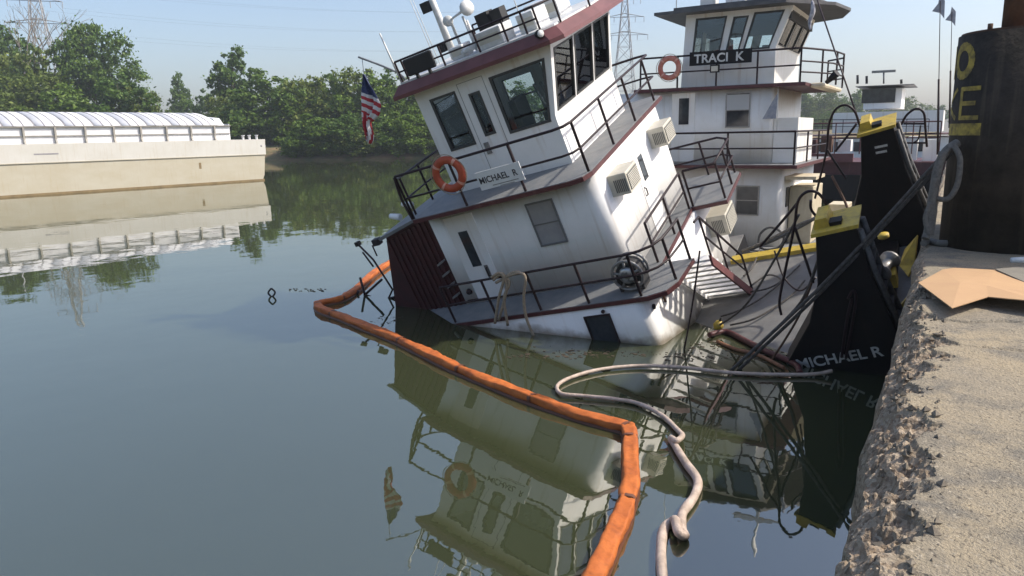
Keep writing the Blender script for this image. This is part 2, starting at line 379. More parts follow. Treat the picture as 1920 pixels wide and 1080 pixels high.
# ---- quay
QZ = 2.1
def quay_mat():
    m = bpy.data.materials.new('sandy_concrete'); m.use_nodes = True
    nt = m.node_tree; n = nt.nodes; l = nt.links; b = n['Principled BSDF']; b.inputs['Roughness'].default_value = 0.92; b.inputs['Specular IOR Level'].default_value = 0.2
    tc = n.new('ShaderNodeTexCoord')
    def nz(sc, det=8, r=0.6):
        t = n.new('ShaderNodeTexNoise'); t.inputs['Scale'].default_value = sc; t.inputs['Detail'].default_value = det; t.inputs['Roughness'].default_value = r
        l.new(tc.outputs['Object'], t.inputs['Vector']); return t.outputs['Fac']
    def mix(a, bcol, f, lo, hi):
        rp = n.new('ShaderNodeMapRange'); rp.inputs[1].default_value = lo; rp.inputs[2].default_value = hi; l.new(f, rp.inputs[0])
        mx = n.new('ShaderNodeMix'); mx.data_type = 'RGBA'; l.new(rp.outputs[0], mx.inputs['Factor'])
        if isinstance(a, tuple): mx.inputs['A'].default_value = (*a, 1)
        else: l.new(a, mx.inputs['A'])
        mx.inputs['B'].default_value = (*bcol, 1); return mx.outputs['Result']
    c = mix((0.27, 0.235, 0.178), (0.335, 0.278, 0.19), nz(1.3), 0.38, 0.62)
    c = mix(c, (0.185, 0.168, 0.138), nz(3.1), 0.47, 0.66)
    c = mix(c, (0.07, 0.06, 0.05), nz(48, 4), 0.55, 0.72)
    c = mix(c, (0.40, 0.35, 0.27), nz(38, 4), 0.57, 0.72)
    at = n.new('ShaderNodeAttribute'); at.attribute_name = 'broken'
    vo = n.new('ShaderNodeTexVoronoi'); vo.inputs['Scale'].default_value = 42; l.new(tc.outputs['Object'], vo.inputs['Vector'])
    cr = n.new('ShaderNodeValToRGB'); l.new(vo.outputs['Color'], cr.inputs[0])
    e = cr.color_ramp.elements; e[0].color = (0.12, 0.092, 0.068, 1); e[1].color = (0.44, 0.37, 0.285, 1); k = e.new(0.40); k.color = (0.29, 0.225, 0.16, 1)
    mx = n.new('ShaderNodeMix'); mx.data_type = 'RGBA'; l.new(at.outputs['Fac'], mx.inputs['Factor']); l.new(c, mx.inputs['A']); l.new(cr.outputs[0], mx.inputs['B'])
    l.new(mx.outputs['Result'], b.inputs['Base Color'])
    ad = n.new('ShaderNodeMath'); ad.operation = 'ADD'; l.new(nz(70, 5), ad.inputs[0]); l.new(nz(9, 5), ad.inputs[1])
    bp = n.new('ShaderNodeBump'); bp.inputs['Strength'].default_value = 0.9; bp.inputs['Distance'].default_value = 0.018; l.new(ad.outputs[0], bp.inputs['Height']); l.new(bp.outputs[0], b.inputs['Normal'])
    return m
QUAY = quay_mat()
def fbm(x, y, s, o=4): return noise.fractal(Vector((x * s, y * s, 3.7)), 0.9, 2.1, o)
xs = list(np.concatenate([np.arange(0, 0.9, 0.012), np.arange(0.9, 2.2, 0.05), np.arange(2.2, 9.1, 0.5), [14, 30, 80, 250, 700]]))
ys = list(np.concatenate([[-200, -60, -20], np.arange(-6, 1.5, 0.5), np.arange(1.5, 8.0, 0.015), np.arange(8.0, 14, 0.045), np.arange(14, 60.1, 1.0), [80, 130, 250, 500, 1000]]))
nx, ny = len(xs), len(ys); V = []; BR = []
for y in ys:
    wob = 0.05 * noise.noise(Vector((0, y * 0.7, 1.0))) + 0.03 * noise.noise(Vector((0, y * 3.1, 2.0)))
    near = min(1.0, max(0.0, (9.5 - y) / 3.0))
    wid = 0.08 + near * (0.19 + 0.20 * noise.noise(Vector((0, y * 0.9, 5.0))) + 0.18 * noise.noise(Vector((0, y * 3.7, 9.0))))
    wid = max(0.05, wid)
    first = True
    for x in xs:
        t = x / wid + (0.30 * fbm(x, y, 3.5, 3) + 0.22 * fbm(x, y, 11, 2)) * min(1, x / 0.08)
        k = max(0.0, 1.0 - t)
        br = min(1.0, k * 5)
        lump = 0
        if k > 0:
            wx, wy = x + 0.03 * noise.noise(Vector((x * 9, y * 9, 7))), y + 0.03 * noise.noise(Vector((x * 9, y * 9, 17)))
            d, _ = noise.voronoi(Vector((wx * 11, wy * 8, 0.5)))
            d2, _ = noise.voronoi(Vector((wx * 30, wy * 26, 2.5)))
            lump = min(0.16, d[1] - d[0]) * 0.085 + min(0.2, d2[1] - d2[0]) * 0.07 + fbm(x, y, 5) * 0.024 + noise.cell(Vector((wx * 30, wy * 26, 2.5))) * 0.008 - 0.028
        z = QZ - k ** 1.6 * 0.13 * (0.6 + 0.8 * near) - (0.014 * near if k > 0.06 else 0) + lump * min(1, k * 4)
        z += 0.010 * fbm(x, y, 0.8) + 0.002 * fbm(x, y, 14)
        if abs(y - (6.2 + 0.1 * x)) < 0.03: z -= 0.012
        cr_ = abs(y - (6.95 + 0.35 * x + 0.12 * noise.noise(Vector((x * 3, 0, 0)))))
        if cr_ < 0.035 and x > 0.25: z -= 0.03
        xx = x + (wob + 0.03 * fbm(x, y, 7)) * max(0, 1 - x / 0.9) + 0.03
        V.append((xx, y, z)); BR.append(br)
nq = len(V)
Fq = [(j * nx + i, j * nx + i + 1, (j + 1) * nx + i + 1, (j + 1) * nx + i) for j in range(ny - 1) for i in range(nx - 1)]
# quay face down into the water
zs = [0.12, 0.3, 0.55, 0.9, 1.4, 2.0, 3.0]
for zi, dz in enumerate(zs):
    for j, y in enumerate(ys):
        vx, vy, vz = V[j * nx]
        V.append((vx + (-0.02 + 0.05 * noise.noise(Vector((y * 2.2, dz * 2.5, 0))) + 0.03 * noise.noise(Vector((y * 9, dz * 9, 4)))), y, vz - dz)); BR.append(max(0.35, 1.0 - dz * 0.5))
def wi(zi, j): return j * nx if zi < 0 else nq + zi * ny + j
for zi in range(len(zs)):
    for j in range(ny - 1):
        Fq.append((wi(zi - 1, j), wi(zi - 1, j + 1), wi(zi, j + 1), wi(zi, j)))
me = bpy.data.meshes.new('quay'); me.from_pydata(V, [], Fq); me.materials.append(QUAY); me.update()
at = me.attributes.new('broken', 'FLOAT', 'POINT'); at.data.foreach_set('value', BR)
me.polygons.foreach_set('use_smooth', [max(BR[i] for i in f) < 0.15 for f in Fq])
quay = bpy.data.objects.new('quay', me); COL.objects.link(quay); tag(quay, kind='structure')
# loose broken lumps along the edge
mb = MB(); rnd = random.Random(3)
for k in range(300):
    y = 2.0 + 6.5 * rnd.random() ** 1.2; w = 0.30 if y < 7 else 0.12
    x = 0.04 + rnd.random() * w; s = 0.006 + 0.022 * rnd.random() ** 2.2
    j = min(range(ny), key=lambda q: abs(ys[q] - y)); i = min(range(70), key=lambda q: abs(xs[q] - x))
    vx, vy, vz = V[j * nx + i]
    pts = []
    for q in range(6):
        d = Vector([(1, 0, 0), (-1, 0, 0), (0, 1, 0), (0, -1, 0), (0, 0, 1), (0, 0, -1)][q]) * s * (0.6 + 0.9 * rnd.random()) + Vector((rnd.uniform(-.3, .3), rnd.uniform(-.3, .3), rnd.uniform(-.3, .3))) * s
        pts.append(Vector((vx, vy, vz + s * 0.35)) + d)
    mb.add(pts, [(0, 2, 4), (2, 1, 4), (1, 3, 4), (3, 0, 4), (2, 0, 5), (1, 2, 5), (3, 1, 5), (0, 3, 5)])
o = mb.build('broken_concrete', mat('concrete_rubble', (0.22, 0.19, 0.145), 0.95, base2=(0.11, 0.09, 0.07), scale=30), quay); tag(o, kind='stuff')

# ================================================================== SUNKEN TOWBOAT (bow up, listing to its near side)
def rot3(yaw, pit, lst):
    return (Matrix.Rotation(yaw, 3, 'Z') @ Matrix.Rotation(-pit, 3, 'Y') @ Matrix.Rotation(lst, 3, 'X'))
BR_R = rot3(-0.018, 0.230, 0.331); BR_T = Vector((-4.55, 12.558, 1.089))
boat = empty('towboat', label='white towboat with maroon trim sinking by the stern inside the orange boom', cat='towboat')
boat.matrix_world = Matrix.Translation(BR_T) @ BR_R.to_4x4()
def L(px, py, axis, val):
    o = BR_R.transposed() @ (Vector(EYE) - BR_T); d = BR_R.transposed() @ Vector(lookdir(px, py))
    s = (val - o[axis]) / d[axis]; return o + d * s
def W2L(w): return BR_R.transposed() @ (Vector(w) - BR_T)
H2, H3 = 2.153, 2.166; WID = 4.04

# hull and main deck (mostly under water)
MB().prism([(-9.5, -3.0), (0.7, -3.2), (0.7, -1.68), (-9.5, -1.68)], -0.98, 4.95, axis='y').build('hull', BLACK, boat)
MB().prism([(0.701, -3.2), (2.4, -3.4), (4.3, -2.3), (4.3, -1.68), (0.701, -1.68)], -0.98, 3.66, axis='y').build('bow', BLACK, boat)
DK1 = mat('worn_main_deck', (0.20, 0.197, 0.188), 0.7, base2=(0.14, 0.138, 0.135), scale=2.5, streak=(0.2, 0.13, 0.08), streak_amt=0.3, bump=0.2, bump_scale=50)
MB().box(-9.4, 0.69, -0.94, 4.9, -1.675, -1.65).build('main_deck', DK1, boat)
MB().box(0.692, 4.28, -0.94, 3.63, -1.675, -1.65).build('fore_deck', DK1, boat)
MB().box(0.70, 4.25, 3.38, 3.62, -1.649, -1.56).build('deck_coaming', YELLOW, boat)
# maroon rim where the deck meets the water
rim = [W2L(on_z(x, y, 0.05)) for x, y in [(1330, 628), (1362, 622), (1400, 640), (1440, 660), (1490, 682), (1500, 700)]]
MB().tube(smooth_path(rim, 4), 0.05, 8).build('deck_rim', MAROON, boat)
MB().tube(smooth_path([W2L(on_z(x, y, 0.03)) for x, y in [(1345, 640), (1380, 655), (1420, 665), (1470, 690)]], 4), 0.03, 8).build('deck_rim', mat('rusty_edge', (0.30, 0.13, 0.06), 0.7, base2=(0.16, 0.07, 0.035), scale=9), boat)

def house(name, x0, x1, y0, y1, z0, z1, r, parent, m=WHITE):
    return MB().prism(round_rect(x0, x1, y0, y1, r, 8), z0, z1, True).build(name, m, parent)
lower = house('lower_house', -4.6, 0.45, -0.80, 4.75, -1.655, -0.085, [0.22, 0.05, 0.05, 0.22], boat)
# deck 1
d1 = [(-5.2, -0.82), (0.55, -0.82), (0.86, -0.70), (1.0, -0.42), (1.06, 0.44), (0.46, 0.46), (0.40, 2.95), (1.14, 2.97), (1.12, 4.55), (0.8, 4.86), (-5.2, 4.86)]
MB().prism([(x * 1.0, y) for x, y in d1], -0.085, -0.012).build('deck_edge', MAROON, boat)
MB().prism([(x - (0.02 if x > 0 else -0.02), y + (0.02 if y < 0 or y == 2.95 or y == 2.97 else -0.02)) for x, y in d1], -0.0115, 0.0).build('upper_walkway', DECKGREY, boat)
# level 2 house
house2 = house('deckhouse', -3.78, 0.0, 0.0, WID, 0.0, 2.075, [0.28, 0.04, 0.02, 0.28], boat)
# deck 2
d2 = [(-3.8, -0.41), (-0.3, -0.41), (-0.06, -0.33), (0.03, -0.1), (0.03, 4.3), (-0.15, 4.45), (-3.8, 4.45)]
MB().prism(d2, 2.076, 2.150).build('deck_edge', MAROON, boat)
MB().prism([(x - (0.02 if x > -1 else -0.02), y + (0.02 if y < 0 else -0.02)) for x, y in d2], 2.1505, 2.162).build('pilothouse_deck', DECKGREY, boat)

def window(parent, plane, a0, a1, b0, b1, off, sgn, pane=DARKGLASS, frame=GREYMET, split=True, fw=0.03, name='window'):
    """framed window standing on a wall; plane 'y' (a=x,b=z) or 'x' (a=y,b=z); sgn = outward sign"""
    def box(mb, p0, p1, q0, q1, d0, d1):
        lo, hi = sorted((off + sgn * d0, off + sgn * d1))
        if plane == 'y': mb.box(p0, p1, lo, hi, q0, q1)
        else: mb.box(lo, hi, p0, p1, q0, q1)
    mb = MB()
    box(mb, a0 - fw, a1 + fw, b1, b1 + fw, -0.02, 0.03); box(mb, a0 - fw, a1 + fw, b0 - fw, b0, -0.02, 0.035)
    box(mb, a0 - fw, a0, b0, b1, -0.02, 0.03); box(mb, a1, a1 + fw, b0, b1, -0.02, 0.03)
    w = mb.build(name, frame, parent)
    bm_ = (b0 + b1) / 2
    if split:
        m1 = MB(); box(m1, a0, a1, b0, bm_ - 0.012, -0.01, 0.008); m1.build('pane', pane, w)
        m2 = MB(); box(m2, a0, a1, bm_ + 0.012, b1, -0.01, 0.016); m2.build('pane', pane, w)
        m3 = MB(); box(m3, a0, a1, bm_ - 0.012, bm_ + 0.012, -0.01, 0.022); m3.build('sash_bar', frame, w)
    else:
        m1 = MB(); box(m1, a0, a1, b0, b1, -0.01, 0.008); m1.build('pane', pane, w)
    return w
window(boat, 'y', -1.50, -0.98, 0.97, 1.79, 0.0, -1, BLIND, mat('grey_window_frame', (0.16, 0.16, 0.16), 0.5))
# deckhouse door with slit window
door = MB().box(-3.42, -2.72, -0.018, 0.01, 0.05, 1.92).build('door', WHITE, boat); bevel(door, 0.008)
MB().box(-3.20, -2.98, -0.026, -0.0185, 0.80, 1.58).build('door_window', DARKGLASS, door)
MB().tube([(-2.90, -0.02, 0.55), (-2.90, -0.06, 0.57), (-2.90, -0.06, 0.72), (-2.90, -0.02, 0.74)], 0.018).build('handle', RAILBLK, door)
MB().box(-2.95, -2.86, -0.024, -0.0185, 0.50, 0.79).build('lock_plate', DARKGRILLE, door)
MB().lathe((-3.55, -0.02, 0.28), [(0.0, 0.0), (0.07, 0.0), (0.05, 0.05), (0.0, 0.05)], (0, -1, 0), 12).build('vent', RAILBLK, boat)
MB().box(-3.70, -3.15, -0.03, -0.002, 0.05, 0.085).build('kick_rail', RAILBLK, boat)
fd = MB().box(-0.005, 0.012, 1.75, 2.45, 0.03, 1.85).build('door', WHITE, boat); bevel(fd, 0.006)
MB().box(0.0125, 0.022, 1.98, 2.22, 1.1, 1.6).build('door_window', DARKGLASS, fd)
MB().tube([(0.01, 1.83, 0.85), (0.05, 1.83, 0.87), (0.05, 1.83, 1.0), (0.01, 1.83, 1.02)], 0.014).build('handle', RAILBLK, fd)
# lower house window, portholes, front details
window(boat, 'y', -0.74, -0.28, -0.88, -0.26, -0.80, -1, DARKGLASS, RAILBLK, split=False)
MB().lathe((0.46, -0.55, -0.35), [(0.0, 0.0), (0.05, 0.0), (0.05, 0.03), (0.035, 0.03)], (1, 0, 0), 12).build('porthole', RAILBLK, boat)
latch = MB().tube([(0.47, -0.05, -0.30), (0.49, -0.05, -0.55)], 0.025).tube([(0.49, -0.05, -0.44), (0.50, 0.42, -0.58)], 0.018).build('door_latch', STEELBR, boat)
MB().lathe((-0.35, -0.81, -0.17), [(0, 0.0), (0.035, 0.0), (0.035, 0.03), (0, 0.03)], (0, -1, 0), 10).build('bolt', RAILBLK, boat)

# window air conditioners
def aircon(parent, x, y0, y1, z0, z1, depth=0.42):
    b = MB().box(x - 0.02, x + depth, y0, y1, z0, z1).build('air_conditioner', ACBEIGE, parent); bevel(b, 0.015)
    MB().box(x + depth + 0.001, x + depth + 0.012, y0 + 0.05, y1 - 0.05, z0 + 0.05, z1 - 0.05).build('grille', DARKGRILLE, b)
    s = MB()
    for k in range(7):
        xx = x + 0.10 + k * 0.035; s.box(xx, xx + 0.02, y0 - 0.006, y0 - 0.001, z0 + 0.06, z1 - 0.10)
    s.build('side_louvre', DARKGRILLE, b)
    f = MB()
    for k in range(1, 9):
        zz = z0 + 0.05 + (z1 - z0 - 0.1) * k / 9; f.box(x + depth + 0.0125, x + depth + 0.02, y0 + 0.05, y1 - 0.05, zz - 0.006, zz + 0.006)
    f.build('grille_fin', ACBEIGE, b)
    return b
aircon(boat, 0.0, 0.40, 1.02, 1.44, 1.84, 0.36)
aircon(boat, 0.0, 2.88, 3.50, 1.44, 1.84, 0.36)
aircon(boat, 0.45, 3.4, 4.2, -0.95, -0.48)

# railings
def up_rail(pts, h, **k): return railing('railing', pts, h, boat, **k)
up_rail([(-3.6, -0.76, 0), (-1.72, -0.76, 0), (-0.62, -0.76, 0), (0.42, -0.76, 0)], 0.80, post_every=0.95)
curve = [(0.42, -0.76), (0.62, -0.70), (0.80, -0.58), (0.92, -0.35), (0.98, 0.15), (1.0, 0.40)]
up_rail([(x, y, 0) for x, y in curve], 0.80, post_every=0.9)
up_rail([(0.42, 3.0, 0), (1.08, 3.02, 0), (1.06, 4.5, 0), (0.76, 4.80, 0), (-0.4, 4.80, 0)], 0.80, post_every=0.8)
up_rail([(0.36, 0.5, 0), (0.36, 1.7, 0), (0.36, 2.9, 0)], 0.80, post_every=1.1)
up_rail([(-3.78, -0.36, 2.16), (-2.62, -0.36, 2.16), (-1.1, -0.36, 2.16), (-0.28, -0.36, 2.16), (-0.10, -0.29, 2.16), (-0.03, -0.1, 2.16)], 0.90, post_every=1.2, mid=(0.48,))
up_rail([(-0.03, -0.1, 2.16), (-0.03, 1.3, 2.16), (-0.03, 2.8, 2.16), (-0.03, 4.3, 2.16), (-0.3, 4.40, 2.16), (-1.4, 4.40, 2.16), (-3.7, 4.40, 2.16)], 0.90, post_every=1.4, mid=(0.48,))
up_rail([(-3.78, -0.36, 2.16), (-4.35, 0.4, 2.0), (-4.6, 1.6, 1.95), (-4.6, 3.4, 1.95)], 0.85, post_every=0.9, mid=(0.48,))
MB().tube(smooth_path([(-3.82, -0.36, 2.16), (-3.86, -0.36, 2.6), (-3.80, -0.36, 3.05)], 5), 0.028).build('rail_stanchion', RAILBLK, boat)

# stair from the upper walkway down to the fore deck
stair = empty('stair'); stair.parent = boat
n_st = 9
for k in range(n_st):
    t = (k + 0.6) / n_st; y = 0.45 + 1.55 * t; z = -1.62 * t
    MB().box(0.56, 1.34, y - 0.10, y + 0.10, z - 0.02, z + 0.02).build('tread', WHITE, stair)
for x in (0.52, 1.38):
    MB().add([(x - .02, 0.34, 0.04), (x - .02, 2.06, -1.62), (x - .02, 2.06, -1.84), (x - .02, 0.34, -0.16), (x + .02, 0.34, 0.04), (x + .02, 2.06, -1.62), (x + .02, 2.06, -1.84), (x + .02, 0.34, -0.16)],
             [(0, 1, 2, 3), (4, 7, 6, 5), (0, 4, 5, 1), (1, 5, 6, 2), (2, 6, 7, 3), (3, 7, 4, 0)]).build('stringer', MAROON_LT if x > 1 else WHITE, stair)
mb = MB()
mb.tube([(1.38, 0.10, 0.80), (1.38, 0.40, 0.76), (1.38, 2.06, -0.86), (1.38, 2.10, -1.64)], 0.022)
mb.tube([(1.38, 0.40, 0.38), (1.38, 2.08, -1.22)], 0.018)
for y in (0.40, 1.05): mb.tube([(1.38, y, 0.02 - (y - .34) * 0.965), (1.38, y, 0.76 - (y - .4) * 0.975)], 0.02)
mb.build('handrail', RAILBLK, stair, fix=False)

DKMAR = mat('dark_maroon_steel', (0.055, 0.010, 0.011), 0.55, base2=(0.035, 0.009, 0.009), scale=4, streak=(0.10, 0.03, 0.025), streak_amt=0.4)
# aft engine casing, maroon, running under water
MB().prism([(-3.79, 2.06), (-5.02, 1.80), (-5.70, 0.12), (-6.4, -1.6), (-3.79, -1.6)], 0.02, 4.0, axis='y').build('engine_casing', DKMAR, boat)
rb = MB()
for k in range(9):
    x = -3.92 - k * 0.135; zt = 2.0 - (abs(x) - 3.79) * 0.22; rb.box(x - 0.03, x + 0.03, -0.015, 0.019, -1.0, zt)
rb.build('casing_corrugation', DKMAR, boat)
MB().prism([(-3.80, 2.075), (-3.80, 2.13), (-5.14, 1.85), (-5.10, 1.79)], -0.10, 4.1, axis='y').build('casing_roof', DECKGREY, boat)
for k in range(4):
    z = 1.05 - k * 0.26
    MB().add([(-3.80, -0.12, z), (-3.96, -0.12, z - 0.06), (-3.96, 0.0, z - 0.06), (-3.80, 0.0, z), (-3.80, -0.12, z + .04), (-3.96, -0.12, z - 0.02), (-3.96, 0.0, z - 0.02), (-3.80, 0.0, z + .04)],
             [(0, 1, 2, 3), (4, 7, 6, 5), (0, 4, 5, 1), (1, 5, 6, 2), (2, 6, 7, 3), (3, 7, 4, 0)]).build('ladder_step', GREYMET, boat)
for px, py in ((744, 411), (766, 388)):
    p = L(px, py, 2, 2.0); MB().tube([p + Vector((-0.13, 0, 0.10)), p + Vector((0.12, 0, 0.02))], [0.055, 0.075], 10).build('deck_light', WHITE, boat)

# ------------------------------------------------ pilothouse
P0, P1, PR, PF, PFT, SILL = 0.70, 3.85, -3.37, -0.674, -0.27, 0.914
ZB = 2.162; ZT = H2 + H3
ph = empty('pilothouse'); ph.parent = boat
def fx(v):            # x of the front edge at height v above deck (raked above the sill)
    return PF if v <= SILL else PF + (PFT - PF) * (v - SILL) / (H3 - SILL)
def side_fn(yy, sg):
    def f(u, v, w):   # u 0..1 aft->front
        if u <= 0.62: x = PR + (PF - PR) * u
        else:
            x62 = PR + (PF - PR) * 0.62; x = x62 + (fx(v) - x62) * (u - 0.62) / 0.38
        return (x, yy + sg * w, ZB + v * (ZT - ZB) / H3)
    return f
def U(x): return (x - PR) / (PF - PR)
holes = [(U(-3.06), U(-2.48), 0.86, 1.90), (U(-2.19), U(-1.97), 0.95, 1.76), (U(-1.66), 0.955, 0.86, 1.92)]
def mkwall(us, vs_, hl, fn, th, name, parent=ph):
    return MB().panel(us, vs_, hl, fn, th).build(name, WHITE, parent)
sidewall = mkwall((0, 1), (0, H3), holes + [], side_fn(P0, 1), 0.05, 'side_wall')
fholes = [(U(-3.25), U(-2.45), 0.10, 1.45), (U(-2.2), U(-1.5), 0.30, 1.60), (U(-1.25), 0.90, 0.86, 1.92)]
farwall = mkwall((0, 1), (0, H3), fholes, side_fn(P1, -1), 0.05, 'side_wall')
def front_fn(u, v, w): return (fx(v) - w, P0 + 0.0505 + (P1 - P0 - 0.101) * u, ZB + v * (ZT - ZB) / H3)
fh = [(0.03, 0.315, 0.98, 2.02), (0.352, 0.648, 0.98, 2.02), (0.685, 0.97, 0.98, 2.02)]
MB().panel((0, 1), (0, SILL), [], front_fn, 0.05).panel((0, 1), (SILL, H3), fh, front_fn, 0.05).build('front_wall', WHITE, ph)
def rear_fn(u, v, w): return (PR + w, P0 + 0.0505 + (P1 - P0 - 0.101) * u, ZB + v * (ZT - ZB) / H3)
rh = [(0.06, 0.46, 0.35, 1.75), (0.54, 0.94, 0.25, 1.6)]
MB().panel((0, 1), (0, H3), rh, rear_fn, 0.05).build('rear_wall', WHITE, ph)
def pane(fn, h, name='window', inset=0.02, fr=0.055, dark=RAILBLK, depth=-0.012):
    u0, u1, v0, v1 = h; um = fr / 2.9; 
    w = MB().panel((u0 - um * .35, u1 + um * .35), (v0 - fr * .35, v1 + fr * .35), [(u0 + um * .5, u1 - um * .5, v0 + fr * .5, v1 - fr * .5)], lambda a, b, c: fn(a, b, depth + c), 0.05).build(name, dark, ph)
    MB().panel((u0 + um * .4, u1 - um * .4), (v0 + fr * .4, v1 - fr * .4), [], lambda a, b, c: fn(a, b, inset + c), 0.006).build('pane', GLASS, w)
    return w
WFR = mat('dark_window_rubber', (0.05, 0.052, 0.05), 0.6)
for h in holes:
    pane(side_fn(P0, 1), h, dark=WFR)
for h in fholes: pane(side_fn(P1, -1), h, dark=WFR)
for h in fh: pane(front_fn, h, dark=WFR, fr=0.04)
for h in rh: pane(rear_fn, h, dark=WFR)
# outline of the pilothouse door and its lock
mb = MB()
for (x0, x1, z0, z1) in ((-2.38, -2.37, 2.2, 4.16), (-1.80, -1.79, 2.2, 4.16), (-2.38, -1.79, 4.16, 4.17)): mb.box(x0, x1, P0 - 0.004, P0 + 0.01, z0, z1)
pd = mb.build('door_seam', GREYMET, ph)
MB().box(-2.30, -2.20, P0 - 0.03, P0 - 0.001, 2.75, 2.98).build('lock', GREYMET, ph)
# interior
MB().box(PR + 0.06, PF - 0.05, P0 + 0.06, P1 - 0.06, ZB + 0.002, ZB + 0.02).build('cabin_floor', INTERIOR, ph)
cons = MB().box(-1.05, -0.72, 1.0, 3.5, ZB + 0.02, ZB + 0.98).build('console', INTERIOR, ph)
MB().box(-1.0, -0.80, 1.9, 2.4, ZB + 0.985, ZB + 1.25).build('monitor', RUBBER, ph)
MB().box(-1.0, -0.85, 3.0, 3.3, ZB + 0.985, ZB + 1.22).build('monitor', RUBBER, ph)
MB().box(-1.75, -1.30, 1.25, 1.75, ZB + 0.45, ZB + 0.58).box(-1.80, -1.66, 1.25, 1.75, ZB + 0.58, ZB + 1.32).box(-1.58, -1.48, 1.45, 1.55, ZB + 0.02, ZB + 0.45).build('helm_chair', RUBBER, ph)
MB().tube([(-1.02, 1.2, ZB + 0.9), (-1.12, 1.2, ZB + 1.5)], 0.03).tube([(-1.04, 1.55, ZB + 0.9), (-1.16, 1.55, ZB + 1.45)], 0.03).build('steering_lever', GREYMET, ph)
MB().box(-3.2, -0.35, P0 + 0.1, P1 - 0.1, ZT - 0.05, ZT - 0.015).build('ceiling_panel', INTERIOR, ph)
# roof with maroon brim
rf0 = [(-3.66, 0.48), (-0.18, 0.48), (0.02, 0.66), (0.12, 2.27), (0.02, 3.88), (-0.18, 4.07), (-3.66, 4.07)]
cx_, cy_ = -1.9, 2.27
def sc_(poly, dx, dy): return [(x + (dx if x > cx_ else -dx), y + (dy if y > cy_ else -dy)) for x, y in poly]
ob, ot = sc_(rf0, 0.02, 0.02), sc_(rf0, -0.12, -0.10)
nn = len(rf0); vv = [(x, y, ZT - 0.03) for x, y in ob] + [(x, y, ZT + 0.04) for x, y in ob] + [(x, y, ZT + 0.20) for x, y in ot]
roof = MB().add(vv, [tuple(range(nn))[::-1], tuple(range(2 * nn, 3 * nn))] + [(i, (i + 1) % nn, nn + (i + 1) % nn, nn + i) for i in range(nn)] + [(nn + i, nn + (i + 1) % nn, 2 * nn + (i + 1) % nn, 2 * nn + i) for i in range(nn)]).build('roof', MAROON_LT, ph)
RZ = ZT + 0.205
RW = mat('white_roof_gear', (0.72, 0.72, 0.70), 0.5, base2=(0.58, 0.58, 0.55), scale=9)
MB().prism(sc_(rf0, -0.16, -0.14), RZ - 0.003, RZ + 0.03).build('roof_deck', RW, roof)
mb = MB(); y0 = 0.66
mb.tube([(-3.45, y0, RZ + 0.42), (-0.35, y0, RZ + 0.42)], 0.02).tube([(-3.45, y0, RZ + 0.22), (-0.35, y0, RZ + 0.22)], 0.016)
mb.tube([(-0.35, y0, RZ + 0.42), (-0.1, 1.0, RZ + 0.42), (0.0, 2.2, RZ + 0.42), (-0.1, 3.5, RZ + 0.42), (-0.4, 3.85, RZ + 0.42), (-3.45, 3.85, RZ + 0.42)], 0.02)
for x in (-3.45, -3.3, -2.4, -1.6, -1.0, -0.6, -0.35): mb.tube([(x, y0, RZ), (x, y0, RZ + 0.42)], 0.02)
for p in ((-0.1, 1.0), (0.0, 2.2), (-0.1, 3.5), (-0.4, 3.85), (-1.6, 3.85), (-3.45, 3.85)): mb.tube([(*p, RZ), (*p, RZ + 0.42)], 0.02)
mb.build('roof_railing', RAILBLK, ph, fix=False)
# gear on the roof
fl = MB().box(-3.22, -2.55, 0.56, 0.64, RZ + 0.08, RZ + 0.40).build('light_bar', RUBBER, ph); bevel(fl, 0.03)
MB().box(-3.05, -3.0, 0.575, 0.625, RZ, RZ + 0.085).box(-2.75, -2.7, 0.575, 0.625, RZ, RZ + 0.085).build('bracket', RUBBER, fl)
for (x, y, w, d, h) in ((-1.45, 1.1, 0.55, 0.5, 0.34), (-0.75, 1.35, 0.35, 0.6, 0.36), (-2.3, 1.2, 0.30, 0.35, 0.26), (-1.0, 2.6, 0.7, 0.6, 0.40)):
    b = MB().box(x - w / 2, x + w / 2, y - d / 2, y + d / 2, RZ + 0.025, RZ + h).build('roof_locker', RW, ph); bevel(b, 0.02)
    MB().box(x - w * .4, x + w * .4, y - d / 2 - 0.006, y - d / 2 - 0.001, RZ + h * .35, RZ + h * .75).build('locker_panel', ACBEIGE, b)
MB().box(-1.95, -1.68, 1.5, 1.75, RZ + 0.03, RZ + 0.62).build('black_housing', RUBBER, ph)
MB().box(-1.62, -1.40, 1.5, 1.75, RZ + 0.03, RZ + 0.60).build('black_housing', RUBBER, ph)
mast = MB().tube([(-2.75, 1.6, RZ), (-2.73, 1.6, RZ + 1.75)], [0.075, 0.055], 12).build('mast', RW, ph)
MB().box(-2.98, -2.82, 1.5, 1.68, RZ + 1.00, RZ + 1.20).build('navigation_light', RUBBER, mast)
MB().box(-2.98, -2.83, 1.5, 1.68, RZ + 0.22, RZ + 0.40).build('navigation_light', RUBBER, mast)
MB().box(-2.62, -2.58, 1.3, 1.9, RZ + 1.40, RZ + 1.46).build('crosstree', RW, mast)
mb = MB(); mb.tube([(-2.4, 1.4, RZ), (-2.4, 1.4, RZ + 0.72), (-2.0, 1.4, RZ + 0.80)], 0.03).tube([(-2.1, 1.4, RZ), (-2.12, 1.4, RZ + 0.70)], 0.025).tube([(-2.25, 1.7, RZ), (-2.25, 1.7, RZ + 0.6)], 0.03)
mb.build('gear_frame', RW, ph)
MB().lathe((-1.98, 1.4, RZ + 0.80), [(0, -0.05), (0.10, -0.05), (0.14, 0.0), (0.14, 0.05), (0.0, 0.07)], (0.85, -0.5, 0.1), 14).build('searchlight', RW, ph)
